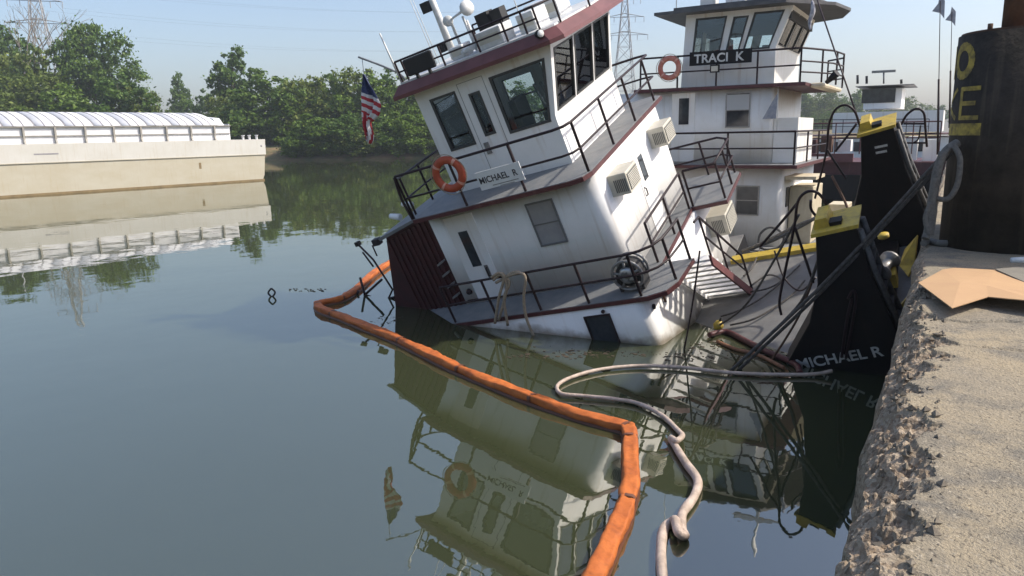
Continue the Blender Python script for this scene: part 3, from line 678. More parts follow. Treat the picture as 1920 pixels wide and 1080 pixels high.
MB().lathe((-2.45, 1.4, RZ + 0.72), [(0, -0.05), (0.06, -0.05), (0.10, 0.0), (0.10, 0.05), (0.0, 0.06)], (0.4, -0.9, 0.0), 14).build('searchlight', RW, ph)
hn = MB().tube([(-2.15, 0.95, RZ + 0.12), (-1.85, 0.9, RZ + 0.16)], [0.03, 0.07], 10).tube([(-2.15, 1.05, RZ + 0.12), (-1.8, 1.05, RZ + 0.16)], [0.03, 0.06], 10).build('horn', RW, ph)
sp = MB().lathe((-0.32, 0.50, RZ - 0.02), [(0, -0.08), (0.05, -0.08), (0.075, 0.0), (0.075, 0.05), (0, 0.05)], (0.8, -0.6, 0.0), 12).build('floodlight', RUBBER, ph)
MB().lathe((-0.27, 0.465, RZ - 0.02), [(0, 0.0), (0.062, 0.0), (0.06, 0.006), (0, 0.006)], (0.8, -0.6, 0.0), 12).build('lens', RW, sp)
# antennas
for x, y, h, r in ((-3.55, 0.75, 1.0, 0.022), (-3.2, 1.7, 1.6, 0.008), (-3.6, 2.2, 2.1, 0.008), (-1.3, 2.0, 1.6, 0.01), (-0.9, 2.6, 1.2, 0.02)):
    MB().tube([(x, y, RZ), (x - 0.01, y, RZ + h)], [r, r * 0.7], 6).build('antenna', RW, ph)
# flag staff
staff_pts = [L(762, 152, 1, 1.0), L(748, 138, 1, 1.0), L(715, 123, 1, 1.0), L(672, 107, 1, 1.0)]
MB().tube(smooth_path([Vector((-3.6, 1.0, ZT + 0.1))] + staff_pts, 4), 0.02, 6).build('flag_staff', GREYMET, ph)
TIP = BR_R @ L(679, 110, 1, 1.0) + BR_T

# name board on the railing
sg = MB().box(-2.02, -1.08, -0.40, -0.385, 2.38, 2.72).build('name_board', mat('white_board', (0.76, 0.76, 0.75), 0.5, base2=(0.66, 0.67, 0.67), scale=5), boat)
text_part('name_lettering', 'MICHAEL  R', 0.165, LETTER_K, sg, (-1.99, -0.404, 2.50), (1, 0, 0), (0, 0, 1), 0.002, sx=0.93, bold=0.002)
MB().box(-1.75, -1.2, -0.403, -0.4005, 2.42, 2.435).box(-1.6, -1.3, -0.403, -0.4005, 2.385, 2.395).build('small_lettering', GREYMET, sg)

# ------------------------------------------------ push knees
def knee(yk, x_off, th, label_name):
    k = MB().prism([(x + x_off, z) for x, z in ((3.42, 0.66), (3.97, 0.70), (4.02, -0.1), (4.22, -1.25), (4.25, -2.4), (2.1, -2.4), (2.45, -1.55), (3.02, -0.75), (3.28, -0.1))], yk, yk + th, axis='y').build('push_knee', BLACK, boat)
    bevel(k, 0.02)
    capm = MB().prism([(x + x_off, z) for x, z in ((3.36, 0.665), (4.00, 0.705), (4.01, 0.76), (3.37, 0.72))], yk - 0.03, yk + th + 0.03, axis='y').build('knee_cap', YELLOW, k)
    MB().prism([(x + x_off, z) for x, z in ((3.40, 0.722), (3.62, 0.735), (3.60, 0.88), (3.44, 0.87))], yk + 0.12, yk + th - 0.05, axis='y').build('lifting_eye', YELLOW, capm)
    MB().box(3.62 + x_off, 3.78 + x_off, yk + 0.10, yk + 0.28, 0.742, 0.80).build('cap_socket', BLACK, capm)
    for dy in (0.08, th - 0.12):       # fender bars on the leading face
        MB().tube([(4.0 + x_off, yk + dy, 0.62), (4.07 + x_off, yk + dy, -0.1), (4.26 + x_off, yk + dy, -1.2)], 0.045, 8).build('fender_bar', mat('worn_fender_rubber', (0.10, 0.10, 0.10), 0.6, base2=(0.04, 0.04, 0.04), scale=12), k)
    for q in range(6):
        t = (q + 0.5) / 6; x = 4.05 + 0.2 * t * t + x_off; z = 0.5 - 1.6 * t
        MB().box(x - 0.03, x + 0.03, yk + 0.08, yk + th - 0.12, z - 0.02, z + 0.02).build('rung', RUBBER, k)
    return k
k1 = knee(-1.0, 0.0, 0.62, True); k2 = knee(3.0, 0.36, 0.62, False)
a_, b_ = L(1497, 692, 1, -1.006), L(1668, 665, 1, -1.006)
text_part('name_lettering', 'MICHAEL R', 0.255, LETTER_W, k1, a_, b_ - a_, (0, 0, 1), 0.003, sx=(b_ - a_).length / 1.36, bold=0.004)
for pa, pb in (((1640, 277), (1664, 272)), ((1642, 287), (1663, 283))):
    p, q = L(*pa, 1, 2.996), L(*pb, 1, 2.996)
    MB().add([p + Vector((0, 0, -.022)), q + Vector((0, 0, -.022)), q + Vector((0, 0, .022)), p + Vector((0, 0, .022))], [(0, 1, 2, 3)]).build('white_stencil', LETTER_W, k2, fix=False)
# bow plate and fenders between the knees, yellow edges
MB().box(3.3, 4.02, -0.37, 2.99, -1.66, -1.50).build('bow_fender', BLACK, boat)
MB().add([L(1698, 470, 1, 2.2), L(1722, 443, 1, 2.2), L(1716, 500, 1, 1.9), L(1704, 520, 1, 1.6), L(1688, 500, 1, 1.9)], [(0, 1, 2, 3, 4)]).build('yellow_bow_plate', YELLOW, boat, fix=False)
MB().add([L(1676, 585, 1, -0.3), L(1703, 552, 1, -0.3), L(1694, 590, 1, -0.3), L(1685, 625, 1, -0.3)], [(0, 1, 2, 3)]).build('yellow_bow_plate', YELLOW, boat, fix=False)
for o_ in [c for c in boat.children if c.name.startswith('yellow_bow_plate')]:
    sm_ = o_.modifiers.new('thickness', 'SOLIDIFY'); sm_.thickness = 0.05
w_ = L(1660, 500, 1, 1.2)
win = MB().lathe(w_, [(0, -0.25), (0.17, -0.25), (0.17, -0.2), (0.09, -0.18), (0.09, 0.18), (0.17, 0.2), (0.17, 0.25), (0, 0.25)], (0.3, 1, 0), 14).build('capstan', GREYMET, boat)
MB().box(w_.x - 0.10, w_.x + 0.14, w_.y - 0.15, w_.y + 0.15, w_.z - 0.35, w_.z - 0.1).build('capstan_bed', YELLOW, win)
MB().lathe(L(1657, 445, 1, 1.2), [(0, 0), (0.09, 0), (0.09, 0.06), (0, 0.06)], (0, 0, 1), 12).build('bollard_head', YELLOW, boat)
# bent pipe hoops on the fore deck
def hoop(pxs, y, r=0.022, name='pipe_guard'):
    return MB().tube(smooth_path([L(px, py, 1, y) for px, py in pxs], 5), r, 7).build(name, RAILBLK, boat)
hoop([(1465, 590), (1462, 560), (1478, 480), (1490, 420), (1496, 378), (1512, 360), (1532, 361), (1548, 380), (1572, 428)], -0.4)
hoop([(1490, 425), (1505, 470), (1525, 530)], -0.4)
hoop([(1497, 378), (1462, 420), (1425, 462)], -0.1)
hoop([(1520, 375), (1522, 395), (1545, 420)], 0.1)
hoop([(1528, 372), (1536, 340), (1550, 280), (1554, 235), (1566, 206), (1585, 197), (1602, 208), (1612, 235), (1622, 265)], 3.2)
hoop([(1549, 278), (1566, 305), (1586, 335)], 3.2)
hoop([(1606, 232), (1588, 256), (1566, 284)], 3.2)
hoop([(1690, 234), (1700, 216), (1718, 204), (1732, 212), (1735, 240), (1738, 275)], 4.0)
hoop([(1694, 232), (1735, 232)], 4.0, 0.018); hoop([(1697, 268), (1738, 268)], 4.0, 0.018); hoop([(1726, 235), (1722, 260), (1712, 268)], 4.0, 0.014)
hoop([(1597, 560), (1588, 600), (1578, 670)], -1.05, 0.022, 'hanging_strap'); hoop([(1590, 560), (1600, 545), (1604, 570), (1586, 672)], -1.07, 0.02, 'hanging_strap')
# stern frames standing out of the water
def wtube(pp, r=0.03, name='stern_frame'):
    return MB().tube([W2L(p) for p in pp], r, 7).build(name, RAILBLK, boat)
def wp(px, py, Y): return on_y(px, py, Y)
YS = 13.2
wtube([wp(675, 520, YS), wp(684, 552, YS), wp(679, 575, YS), wp(686, 590, YS)])
wtube([wp(684, 553, YS), wp(716, 524, YS)])
wtube([wp(668, 455, YS), wp(700, 487, YS), wp(736, 543, YS), wp(714, 592, YS)], 0.025)
wtube([wp(684, 553, YS), wp(715, 563, YS), wp(745, 571, YS)]); wtube([wp(648, 579, YS), wp(680, 572, YS), wp(745, 556, YS)])
wtube([wp(632, 568, YS), wp(655, 579, YS), wp(666, 560, YS), wp(672, 545, YS)])
wtube([wp(690, 587, YS), wp(738, 600, YS)])
MB().obox(W2L(wp(671, 457, YS)), (.05, 0, 0), (0, .06, 0), (0, 0, .05)).build('mooring_light', RUBBER, boat)
MB().obox(W2L(wp(707, 453, YS)), (.09, 0, 0), (0, .08, 0), (0, 0, .075)).build('mooring_light', RUBBER, boat)
wtube([wp(698, 460, YS), wp(707, 480, YS)], 0.018); wtube([wp(680, 473, YS), wp(700, 500, YS)], 0.022)

# ------------------------------------------------ loose things on the sinking boat (things of their own)
def life_ring(c, nrm, up, R, r, label, tilt_mat=ORANGE_RING):
    root = empty('life_ring', c, 0, label, 'life ring', None)
    z = Vector(nrm).normalized(); y = Vector(up); y = (y - z * y.dot(z)).normalized(); x = y.cross(z)
    root.matrix_world = Matrix.Translation(Vector(c)) @ Matrix((x, y, z)).transposed().to_4x4()
    mb = MB(); ns, nr = 40, 12; vs = []; fs = []
    for i in range(ns):
        a = 2 * math.pi * i / ns
        for j in range(nr):
            b = 2 * math.pi * j / nr; rr = R + r * math.cos(b); vs.append((rr * math.cos(a), rr * math.sin(a), r * 0.75 * math.sin(b)))
    fs = [(i * nr + j, ((i + 1) % ns) * nr + j, ((i + 1) % ns) * nr + (j + 1) % nr, i * nr + (j + 1) % nr) for i in range(ns) for j in range(nr)]
    mb.add(vs, fs, True).build('ring', tilt_mat, root)
    for k in range(4):
        a0 = math.pi / 4 + k * math.pi / 2; b_ = MB(); vs = []
        for i in range(4):
            a = a0 + (i - 1.5) * 0.06
            for j in range(nr):
                q = 2 * math.pi * j / nr; rr = R + r * 1.05 * math.cos(q); vs.append((rr * math.cos(a), rr * math.sin(a), r * 0.80 * math.sin(q)))
        b_.add(vs, [(i * nr + j, (i + 1) * nr + j, (i + 1) * nr + (j + 1) % nr, i * nr + (j + 1) % nr) for i in range(3) for j in range(nr)], True).build('band', mat('ring_band', (0.60, 0.30, 0.22), 0.6), root)
    g = []
    for i in range(33):
        a = 2 * math.pi * i / 32; rr = R + r * (1.1 + 0.35 * abs(math.sin(2 * (a - math.pi / 4)))); g.append((rr * math.cos(a), rr * math.sin(a), 0.02))
    MB().tube(g, 0.009, 5).build('grab_line', ROPE_TAN, root)
    return root
rc = BR_R @ Vector((-2.52, -0.44, 2.84)) + BR_T
life_ring(rc, BR_R @ Vector((0.05, -1, 0.05)), BR_R @ Vector((0, 0, 1)), 0.27, 0.075, 'orange life ring hung on the railing of the sinking boat beside its name board')

# flag hanging limp
def flag(name, tip, label):
    nu, nvv = 24, 36; vs = []; W_, H_ = 0.46, 1.25
    px = [(686, 134), (700, 168), (716, 188), (700, 220), (688, 236), (692, 262), (687, 272)]
    root_ = empty(name, tip, 0, label, 'flag')
    Yp = tip.y
    # centreline and half width as the cloth hangs from its upper corner
    cl = [(0.0, 0.02, 0.01), (0.12, 0.05, 0.07), (0.28, 0.10, 0.16), (0.45, 0.14, 0.21), (0.62, 0.12, 0.17), (0.74, 0.04, 0.08), (0.85, 0.03, 0.06), (1.0, 0.06, 0.075), (1.12, 0.07, 0.06), (1.2, 0.05, 0.03)]
    mb = MB(); P = []
    for i in range(nvv + 1):
        d = 1.2 * i / nvv
        for a, b in zip(cl[:-1], cl[1:]):
            if a[0] <= d <= b[0] + 1e-6:
                t = (d - a[0]) / (b[0] - a[0]); cxx = a[1] + (b[1] - a[1]) * t; hw = a[2] + (b[2] - a[2]) * t
        for j in range(nu + 1):
            s = j / nu * 2 - 1
            dip = -0.10 * s * min(1, d * 2) * (1 if d < 0.75 else 0.3)      # stripes slope
            fold = 0.05 * math.sin(s * 5 + d * 3) * min(1, d * 3) + 0.03 * math.sin(s * 11 + 1.0)
            P.append((cxx + hw * s, fold, -0.27 * 1.0 - d - dip * -1.0 * 1.0))
    fs = []; mi = []
    for i in range(nvv):
        d = 1.2 * (i + 0.5) / nvv
        for j in range(nu):
            s = (j + .5) / nu
            q = (i * (nu + 1) + j, i * (nu + 1) + j + 1, (i + 1) * (nu + 1) + j + 1, (i + 1) * (nu + 1) + j)
            mb.cur = 2 if d < 0.36 else (int((d - 0.36) / 0.065) % 2)
            if d > 0.72: mb.cur = int((s * 5 + d * 3)) % 2
            mb.add([P[x] for x in q], [(0, 1, 2, 3)], True)
    o = mb.build('cloth', [mat('flag_white', (0.62, 0.60, 0.58), 0.8), mat('flag_red', (0.40, 0.035, 0.045), 0.8), mat('flag_blue', (0.03, 0.04, 0.10), 0.8, base2=(0.16, 0.17, 0.22), scale=30, lo=0.58, hi=0.66)], root_)
    MB().tube([(0, 0, 0), (0.02, 0, -0.28)], 0.006, 5).build('halyard', GREYMET, root_); root_.scale = (1.25, 1.0, 1.12)
flag('american_flag', TIP, 'American flag hanging limp from the bent staff behind the pilothouse')

# hose reel on the walkway
rl = empty('hose_reel', BR_R @ Vector((0.22, -0.42, 0.03)) + BR_T, 0, 'round black and silver reel standing on the walkway of the sinking boat', 'reel')
rl.rotation_euler = BR_R.to_euler(); rl.scale = (1.15, 1.15, 1.15)
MB().lathe((0, -0.14, 0.27), [(0, 0.0), (0.19, 0.0), (0.19, 0.28), (0, 0.28)], (0, 1, 0), 18).build('drum', RUBBER, rl)
for y in (-0.15, 0.13):
    r_ = MB(); r_.tube([(0.24 * math.cos(a), y, 0.27 + 0.24 * math.sin(a)) for a in [2 * math.pi * i / 24 for i in range(24)]], 0.022, 7, closed=True)
    for k in range(5):
        a = 2 * math.pi * k / 5 + 0.3; r_.tube([(0.03 * math.cos(a), y, 0.27 + 0.03 * math.sin(a)), (0.24 * math.cos(a), y, 0.27 + 0.24 * math.sin(a))], 0.02, 6)
    r_.build('rim', GREYMET, rl)
MB().lathe((0, -0.19, 0.27), [(0, 0.0), (0.10, 0.0), (0.14, 0.03), (0.14, 0.05), (0, 0.05)], (0, 1, 0), 16).build('cover_plate', mat('scuffed_silver', (0.42, 0.42, 0.41), 0.35, metal=0.7, base2=(0.15, 0.15, 0.15), scale=14, lo=0.45, hi=0.55), rl)
MB().box(-0.2, -0.16, -0.14, 0.14, 0, 0.26).build('stand', RUBBER, rl); MB().box(0.16, 0.2, -0.14, 0.14, 0, 0.26).build('stand', RUBBER, rl)

# rope bundle thrown over the railing
rp = empty('rope_bundle', BR_R @ Vector((-1.95, -0.78, 0.8)) + BR_T, 0, 'tan rope looped over the walkway railing and trailing into the water', 'rope')
def wl_(px, py, y): return (BR_R @ L(px, py, 1, y) + BR_T) - rp.location
for pth in ([(925, 525), (940, 515), (950, 540), (935, 600)], [(940, 512), (955, 530), (945, 560), (952, 610)], [(930, 530), (955, 517), (975, 512), (985, 522), (982, 560), (988, 600), (1008, 645)], [(922, 520), (935, 512), (945, 520), (935, 560), (928, 606)], [(945, 520), (965, 510), (983, 514)]):
    MB().tube(smooth_path([wl_(x, y, -0.84 - 0.02 * i) for i, (x, y) in enumerate(pth)], 6), 0.028, 7).build('strand', ROPE_TAN, rp)

# ================================================================== ORANGE CONTAINMENT BOOM
bpx = [(735, 488), (700, 512), (668, 540), (640, 558), (602, 566), (596, 572), (606, 580), (640, 592), (690, 612), (740, 632), (800, 660), (850, 685), (920, 714), (990, 742), (1090, 776), (1168, 797), (1178, 803), (1181, 815), (1181, 850), (1182, 900), (1168, 960), (1145, 1010), (1110, 1085), (1075, 1150)]
bp_ = [on_z(x, y, 0.08) for x, y in bpx]
path = smooth_path(bp_, 20)
joints = [0, 60, 96, 132, 184, 224, 262, 304, 344, 392, len(path) - 1]
boom = empty('oil_boom', (bp_[9].x, bp_[9].y, 0.0), 0, 'long orange floating containment boom on the water around the sinking boat', 'boom')
org = boom.location
for a, b in zip(joints[:-1], joints[1:]):
    seg = path[a:b + 1]; n = len(seg); mb = MB(); ns = 18; vs = []
    for i, p in enumerate(seg):
        t = (seg[min(i + 1, n - 1)] - seg[max(i - 1, 0)]); t.z = 0; t.normalize(); sd = Vector((t.y, -t.x, 0))
        e = min(i, n - 1 - i); pin = min(1.0, 0.84 + 0.03 * e)
        for k in range(ns):
            an = 2 * math.pi * k / ns
            wr = 1 + 0.18 * noise.noise(Vector((p.x * 3.2, p.y * 3.2, k * 0.45))) + 0.12 * noise.noise(Vector((p.x * 9, p.y * 9, k * 0.9)))
            cr2 = 1 + 0.22 * noise.noise(Vector((p.x * 7, p.y * 7, 9 + k * 0.15)))
            w = 0.094 * pin * wr; h = 0.062 * pin * wr * cr2
            ca, sa = math.cos(an), math.sin(an)
            x = math.copysign(abs(ca) ** 0.6, ca) * w; z = math.copysign(abs(sa) ** 0.7, sa) * h + 0.012 * math.sin(x * 40 + p.x * 3) * (1 if sa > 0 else 0)
            vs.append(p - org + sd * x + Vector((0, 0, z - 0.01)))
    mb.add(vs, [(i * ns + k, i * ns + (k + 1) % ns, (i + 1) * ns + (k + 1) % ns, (i + 1) * ns + k) for i in range(n - 1) for k in range(ns)], True)
    mb.add(vs[:ns], [tuple(range(ns))[::-1]]); mb.add(vs[-ns:], [tuple(range(ns))])
    mb.build('boom_section', BOOM, boom)
    if a > 0:      # connector strap over the joint
        p = path[a]; t = path[a + 2] - path[a - 2]; t.z = 0; t.normalize(); sd = Vector((t.y, -t.x, 0)); cs_ = []
        for q in (-0.03, 0.03):
            for k in range(12):
                an = 2 * math.pi * k / 12; cs_.append(p - org + t * q + sd * (0.091 * math.copysign(abs(math.cos(an)) ** .6, math.cos(an))) + Vector((0, 0, 0.064 * math.copysign(abs(math.sin(an)) ** .7, math.sin(an)) - 0.01)))
        MB().add(cs_, [(k, (k + 1) % 12, 12 + (k + 1) % 12, 12 + k) for k in range(12)], True).build('connector', mat('stained_strap', (0.20, 0.065, 0.03), 0.7, base2=(0.09, 0.04, 0.025), scale=20), boom, fix=False)
    sk = MB(); v2 = []
    for i, p in enumerate(seg):
        t = (seg[min(i + 1, n - 1)] - seg[max(i - 1, 0)]); t.z = 0; t.normalize(); sd = Vector((t.y, -t.x, 0))
        for (x, z) in ((0.088, 0.01), (0.110, -0.03), (0.05, -0.09), (-0.05, -0.09), (-0.110, -0.03), (-0.088, 0.01)): v2.append(p - org + sd * x + Vector((0, 0, z - 0.06)))
    sk.add(v2, [(i * 6 + k, i * 6 + (k + 1) % 6, (i + 1) * 6 + (k + 1) % 6, (i + 1) * 6 + k) for i in range(n - 1) for k in range(6)]).build('boom_skirt', BOOMSKIRT, boom)

# ================================================================== HOSES AND LINES
hp = [(1560, 702), (1520, 702), (1440, 702), (1360, 698), (1280, 689), (1200, 686), (1130, 692), (1075, 706), (1046, 722), (1052, 738), (1090, 742), (1150, 748), (1195, 756), (1240, 778), (1272, 808), (1279, 824), (1268, 836), (1258, 822), (1266, 836), (1286, 868), (1308, 900), (1302, 930), (1280, 962), (1278, 990), (1284, 1004), (1272, 1008), (1266, 990), (1262, 978), (1246, 990), (1240, 1020), (1240, 1060), (1246, 1110)]
H = [on_z(x, y, 0.045) for x, y in hp]; H[0].z = 0.10; H[15].z = 0.09; H[16].z = 0.11; H[25].z = 0.10; H[26].z = 0.12
hs = smooth_path(H, 8)
hose = MB().tube(hs, [0.029 + 0.018 * min(1, max(0, (i - 95) / 60)) + 0.004 * noise.noise(p * 6) for i, p in enumerate(hs)], 10).build('discharge_hose', HOSE)
tag(hose, 'beige hose floating in loops on the water from the knee of the sinking boat', 'hose')

def line(name, pts, r, m, label, cat, n=10, sides=8):
    o = MB().tube(smooth_path(pts, n), r, sides).build(name, m); return tag(o, label, cat)
top = on_y(1785, 272, 11.45)
wend = on_z(1366, 699, -0.05)
for k, dy in enumerate((0.0, 0.05)):
    mid = (top + wend) / 2 + Vector((0, 0, -0.10 - 0.05 * k))
    line('mooring_line', [top + Vector((0, dy, -0.10 * k)), mid + Vector((0.02, dy, -.04 * k)), wend + Vector((0.10 * k, dy * 2, 0))], 0.026, ROPE_DARK,
         'thick dark mooring line stretched from the steel dolphin down to the sunken fore deck', 'mooring line')
for o in [o for o in COL.objects if o.name.startswith('mooring_line')]: o['group'] = 'twin mooring lines to the sunken deck'
cbl = [BR_R @ L(1312, 470, 1, -0.3) + BR_T, BR_R @ L(1300, 560, 1, -0.6) + BR_T, on_z(1283, 655, 0.0)]
line('hanging_wire', cbl, 0.016, RAILBLK, 'thin dark wire hanging from the stair rail of the sinking boat to the water', 'wire')

# ================================================================== STEEL MOORING DOLPHIN ON THE QUAY
DR = 0.75
foot = round_rect(0.0, 4.2, 0.0, 3.4, DR, 10)
dol = empty('mooring_dolphin', (0.17, 11.15, QZ - 0.05), rad(-4), 'tall dark rusted steel mooring dolphin with faded yellow NO WAKE warning', 'mooring dolphin')
DH = 2.76
body = MB().prism(foot, 0, DH, True).build('body', STEEL, dol); 
MB().prism([(x * 0.985 + 0.03, y * 0.985 + 0.025) for x, y in foot], DH + 0.002, DH + 0.03).build('top_plate', STEELBR, dol)
MB().tube([(0.62, 0.35, DH), (0.62, 0.35, DH + 1.6)], 0.14, 20).build('pipe_post', STEELBR, dol)
for x, y in ((0.36, 0.42), (0.95, 0.15), (1.6, 0.2)): MB().tube([(x, y, DH), (x, y, DH + 0.12)], 0.03).build('bolt', STEELBR, dol)
for z in (0.02, 1.35, DH - 0.05):
    pass
# painted warning follows the corner: path from the river side (left) round to the front
def wrap(s, z, off=0.006):
    """s = arc length from the start of the front face, negative goes round the corner to the river side"""
    if s >= 0: return Vector((DR + s, -off, z))
    arc = DR * math.pi / 2
    if -s <= arc:
        a = -s / DR; return Vector((DR - (DR + off) * math.sin(a), DR - (DR + off) * math.cos(a), z))
    return Vector((-off, DR + (-s - arc), z))
def stroke(pts, w, mbx):
    n = len(pts)
    for (s0, z0), (s1, z1) in zip(pts[:-1], pts[1:]):
        d = Vector((s1 - s0, z1 - z0)); d.normalize(); nx_, nz_ = -d.y * w / 2, d.x * w / 2
        s0e, z0e, s1e, z1e = s0 - d.x * w * .3, z0 - d.y * w * .3, s1 + d.x * w * .3, z1 + d.y * w * .3
        m = max(1, int(abs(s1 - s0) / 0.06) + 1)
        for q in range(m):
            a, b = q / m, (q + 1) / m
            A = (s0e + (s1e - s0e) * a, z0e + (z1e - z0e) * a); B = (s0e + (s1e - s0e) * b, z0e + (z1e - z0e) * b)
            mbx.add([wrap(A[0] + nx_, A[1] + nz_), wrap(B[0] + nx_, B[1] + nz_), wrap(B[0] - nx_, B[1] - nz_), wrap(A[0] - nx_, A[1] - nz_)], [(0, 1, 2, 3)])
def letters(word, s_end, z0, h, w, gap, th):
    shapes = {'N': [[(0, 0), (0, 1), (1, 0), (1, 1)]], 'O': [[(0.5 + 0.5 * math.cos(a), 0.5 + 0.5 * math.sin(a)) for a in [2 * math.pi * i / 18 for i in range(19)]]],
              'W': [[(0, 1), (0.25, 0), (0.5, 0.8), (0.75, 0), (1, 1)]], 'A': [[(0, 0), (0.5, 1), (1, 0)], [(0.2, 0.4), (0.8, 0.4)]],
              'K': [[(0, 0), (0, 1)], [(1, 1), (0, 0.42), (1, 0)]], 'E': [[(1, 1), (0, 1), (0, 0), (1, 0)], [(0, 0.5), (0.8, 0.5)]]}
    s = s_end - len(word) * (w + gap) + gap; m_ = MB()
    for ch in word:
        for pl in shapes[ch]: stroke([(s + a * w, z0 + b * h) for a, b in pl], th, m_)
        s += w + gap
    return m_
letters('NO', -0.60, 2.26, 0.36, 0.32, 0.14, 0.10).build('painted_lettering', PAINT_Y, dol, fix=False)
letters('WAKE', -0.44, 1.73, 0.36, 0.28, 0.12, 0.055).build('painted_lettering', PAINT_Y, dol, fix=False)
m_ = MB(); stroke([(-2.0, 1.585), (-0.42, 1.585)], 0.15, m_); m_.build('painted_underline', PAINT_Y, dol, fix=False)
# rope bight on the dolphin
rb_ = empty('mooring_rope_bight', on_y(1785, 272, 11.3), 0, 'thick grey rope bight looped over the river corner of the steel dolphin', 'rope')
def rel(px, py, Y): return on_y(px, py, Y) - rb_.location
for pth, r in (([(1795, 268, 11.3), (1775, 282, 11.2), (1760, 310, 11.15), (1752, 350, 11.15), (1748, 400, 11.15), (1742, 440, 11.15)], 0.055),
               ([(1790, 275, 11.15), (1800, 300, 11.1), (1795, 345, 11.1), (1778, 372, 11.1), (1755, 372, 11.1)], 0.035),
               ([(1768, 285, 11.1), (1756, 330, 11.05), (1747, 375, 11.05), (1740, 430, 11.05), (1735, 448, 11.0)], 0.05),
               ([(1745, 380, 11.0), (1735, 410, 11.0), (1742, 440, 11.0)], 0.03)):
    MB().tube(smooth_path([rel(*p) for p in pth], 7), r, 9).build('strand', ROPE_GREY, rb_)
rq = [on_z(x, y, QZ + 0.045) for x, y in ((1732, 456), (1742, 452), (1765, 456), (1800, 455), (1840, 459), (1880, 460), (1930, 464), (1990, 462))]
rqp = smooth_path(rq, 8)
o = MB().tube(rqp, 0.045, 9).build('quay_rope', ROPE_GREY); tag(o, 'thick grey rope lying on the concrete at the foot of the steel dolphin', 'rope')

# cardboard and debris
def sheet(name, pts, th, m, label, cat):
    n = len(pts); c = sum((Vector(p) for p in pts), Vector()) / n
    root = MB(); vs = [Vector(p) for p in pts] + [Vector(p) - Vector((0, 0, th)) for p in pts] 
    o = root.add(vs, [tuple(range(n)), tuple(range(n, 2 * n))[::-1]] + [(i, (i + 1) % n, n + (i + 1) % n, n + i) for i in range(n)]).build(name, m); return tag(o, label, cat)
zc = QZ + 0.05
pts = [on_z(1722, 530, zc + .03), on_z(1785, 577, zc + .05), on_z(1852, 556, zc + .05), on_z(1960, 566, zc + .08), on_z(2060, 560, zc + .08), on_z(1985, 545, zc), on_z(1905, 520, zc - .02), on_z(1866, 506, zc - .02), on_z(1790, 502, zc - .02), on_z(1768, 505, zc - .01)]
mb = MB(); n = len(pts); cc = on_z(1850, 535, zc + .055); c2 = on_z(1800, 530, zc + .065)
top_ = pts + [c2, cc]; bot = [p - Vector((0, 0, 0.008)) for p in top_]
tri = [(0, 1, n), (1, 2, n + 1, n), (2, 3, n + 1), (3, 4, 5, n + 1), (5, 6, n + 1), (6, 7, n + 1), (7, 8, n, n + 1), (8, 9, n), (9, 0, n)]
mb.add(top_, tri); mb.add(bot, [f[::-1] for f in tri]); vs = top_ + bot
mb.add(vs, [(i, (i + 1) % n, (i + 1) % n + n + 2, i + n + 2) for i in range(n)])
tag(mb.build('cardboard_sheet', CARDB), 'flattened tan cardboard sheet lying on the concrete quay', 'cardboard')
sheet('board_scrap', [on_z(1866, 504, QZ + .05), on_z(1925, 530, QZ + .05), on_z(2010, 520, QZ + .05), on_z(1940, 498, QZ + .05)], 0.012, CARDG, 'flat grey board scrap lying beside the cardboard on the quay', 'board')
p = on_z(1912, 488, QZ + 0.03)
o = MB().lathe((0, 0, 0), [(0, -.09), (.035, -.09), (.04, .05), (.018, .08), (.018, .10), (0, .10)], (0.9, 0.3, 0.05), 10).build('plastic_bottle', RW); o.location = p; tag(o, 'small white plastic bottle lying near the dolphin on the quay', 'bottle')

# small floating stick
fl_ = on_z(510, 556, 0.0)
o = MB().tube(smooth_path([fl_ + Vector((0, 0, -.02)), fl_ + Vector((.07, .04, .10)), fl_ + Vector((0.0, 0, .20))], 6), 0.022, 7).tube(smooth_path([fl_ + Vector((0, 0, -.02)), fl_ + Vector((-.07, -.04, .09)), fl_ + Vector((0.0, 0, .20))], 6), 0.022, 7).build('floating_debris', RUBBER)
tag(o, 'small black loop of debris floating alone on open water', 'debris')
mb = MB(); rr = random.Random(4)
for k in range(26):
    q = on_z(540 + rr.random() * 70, 541 + rr.random() * 6, 0.004); s = 0.01 + 0.03 * rr.random(); mb.box(q.x - s, q.x + s, q.y - s * .4, q.y + s * .4, 0.001, 0.012)
tag(mb.build('floating_specks', RUBBER), kind='stuff')

mb = MB(); rr = random.Random(14)
for cx_p, cy_p, sx_p, sy_p, cnt in ((1120, 662, 130, 9, 120), (1330, 650, 60, 10, 60), (1420, 668, 60, 12, 90), (985, 668, 40, 6, 30), (1290, 668, 60, 8, 50), (720, 600, 40, 12, 40)):
    for k in range(cnt):
        q = on_z(cx_p + rr.gauss(0, .5) * sx_p, cy_p + rr.gauss(0, .5) * sy_p, 0.0); sz_ = 0.006 + 0.03 * rr.random() ** 3; nn_ = rr.randint(5, 7); a0 = rr.random() * 6
        ring_ = [(q.x + sz_ * (0.6 + 0.6 * rr.random()) * math.cos(a0 + 6.283 * i / nn_) * 1.6, q.y + sz_ * (0.6 + 0.6 * rr.random()) * math.sin(a0 + 6.283 * i / nn_)) for i in range(nn_)]
        mb.prism(ring_, 0.001, 0.003 + 0.004 * rr.random())
tag(mb.build('floating_scum', mat('brown_floating_scum', (0.075, 0.050, 0.030), 0.8, base2=(0.035, 0.026, 0.018), scale=12)), kind='stuff')
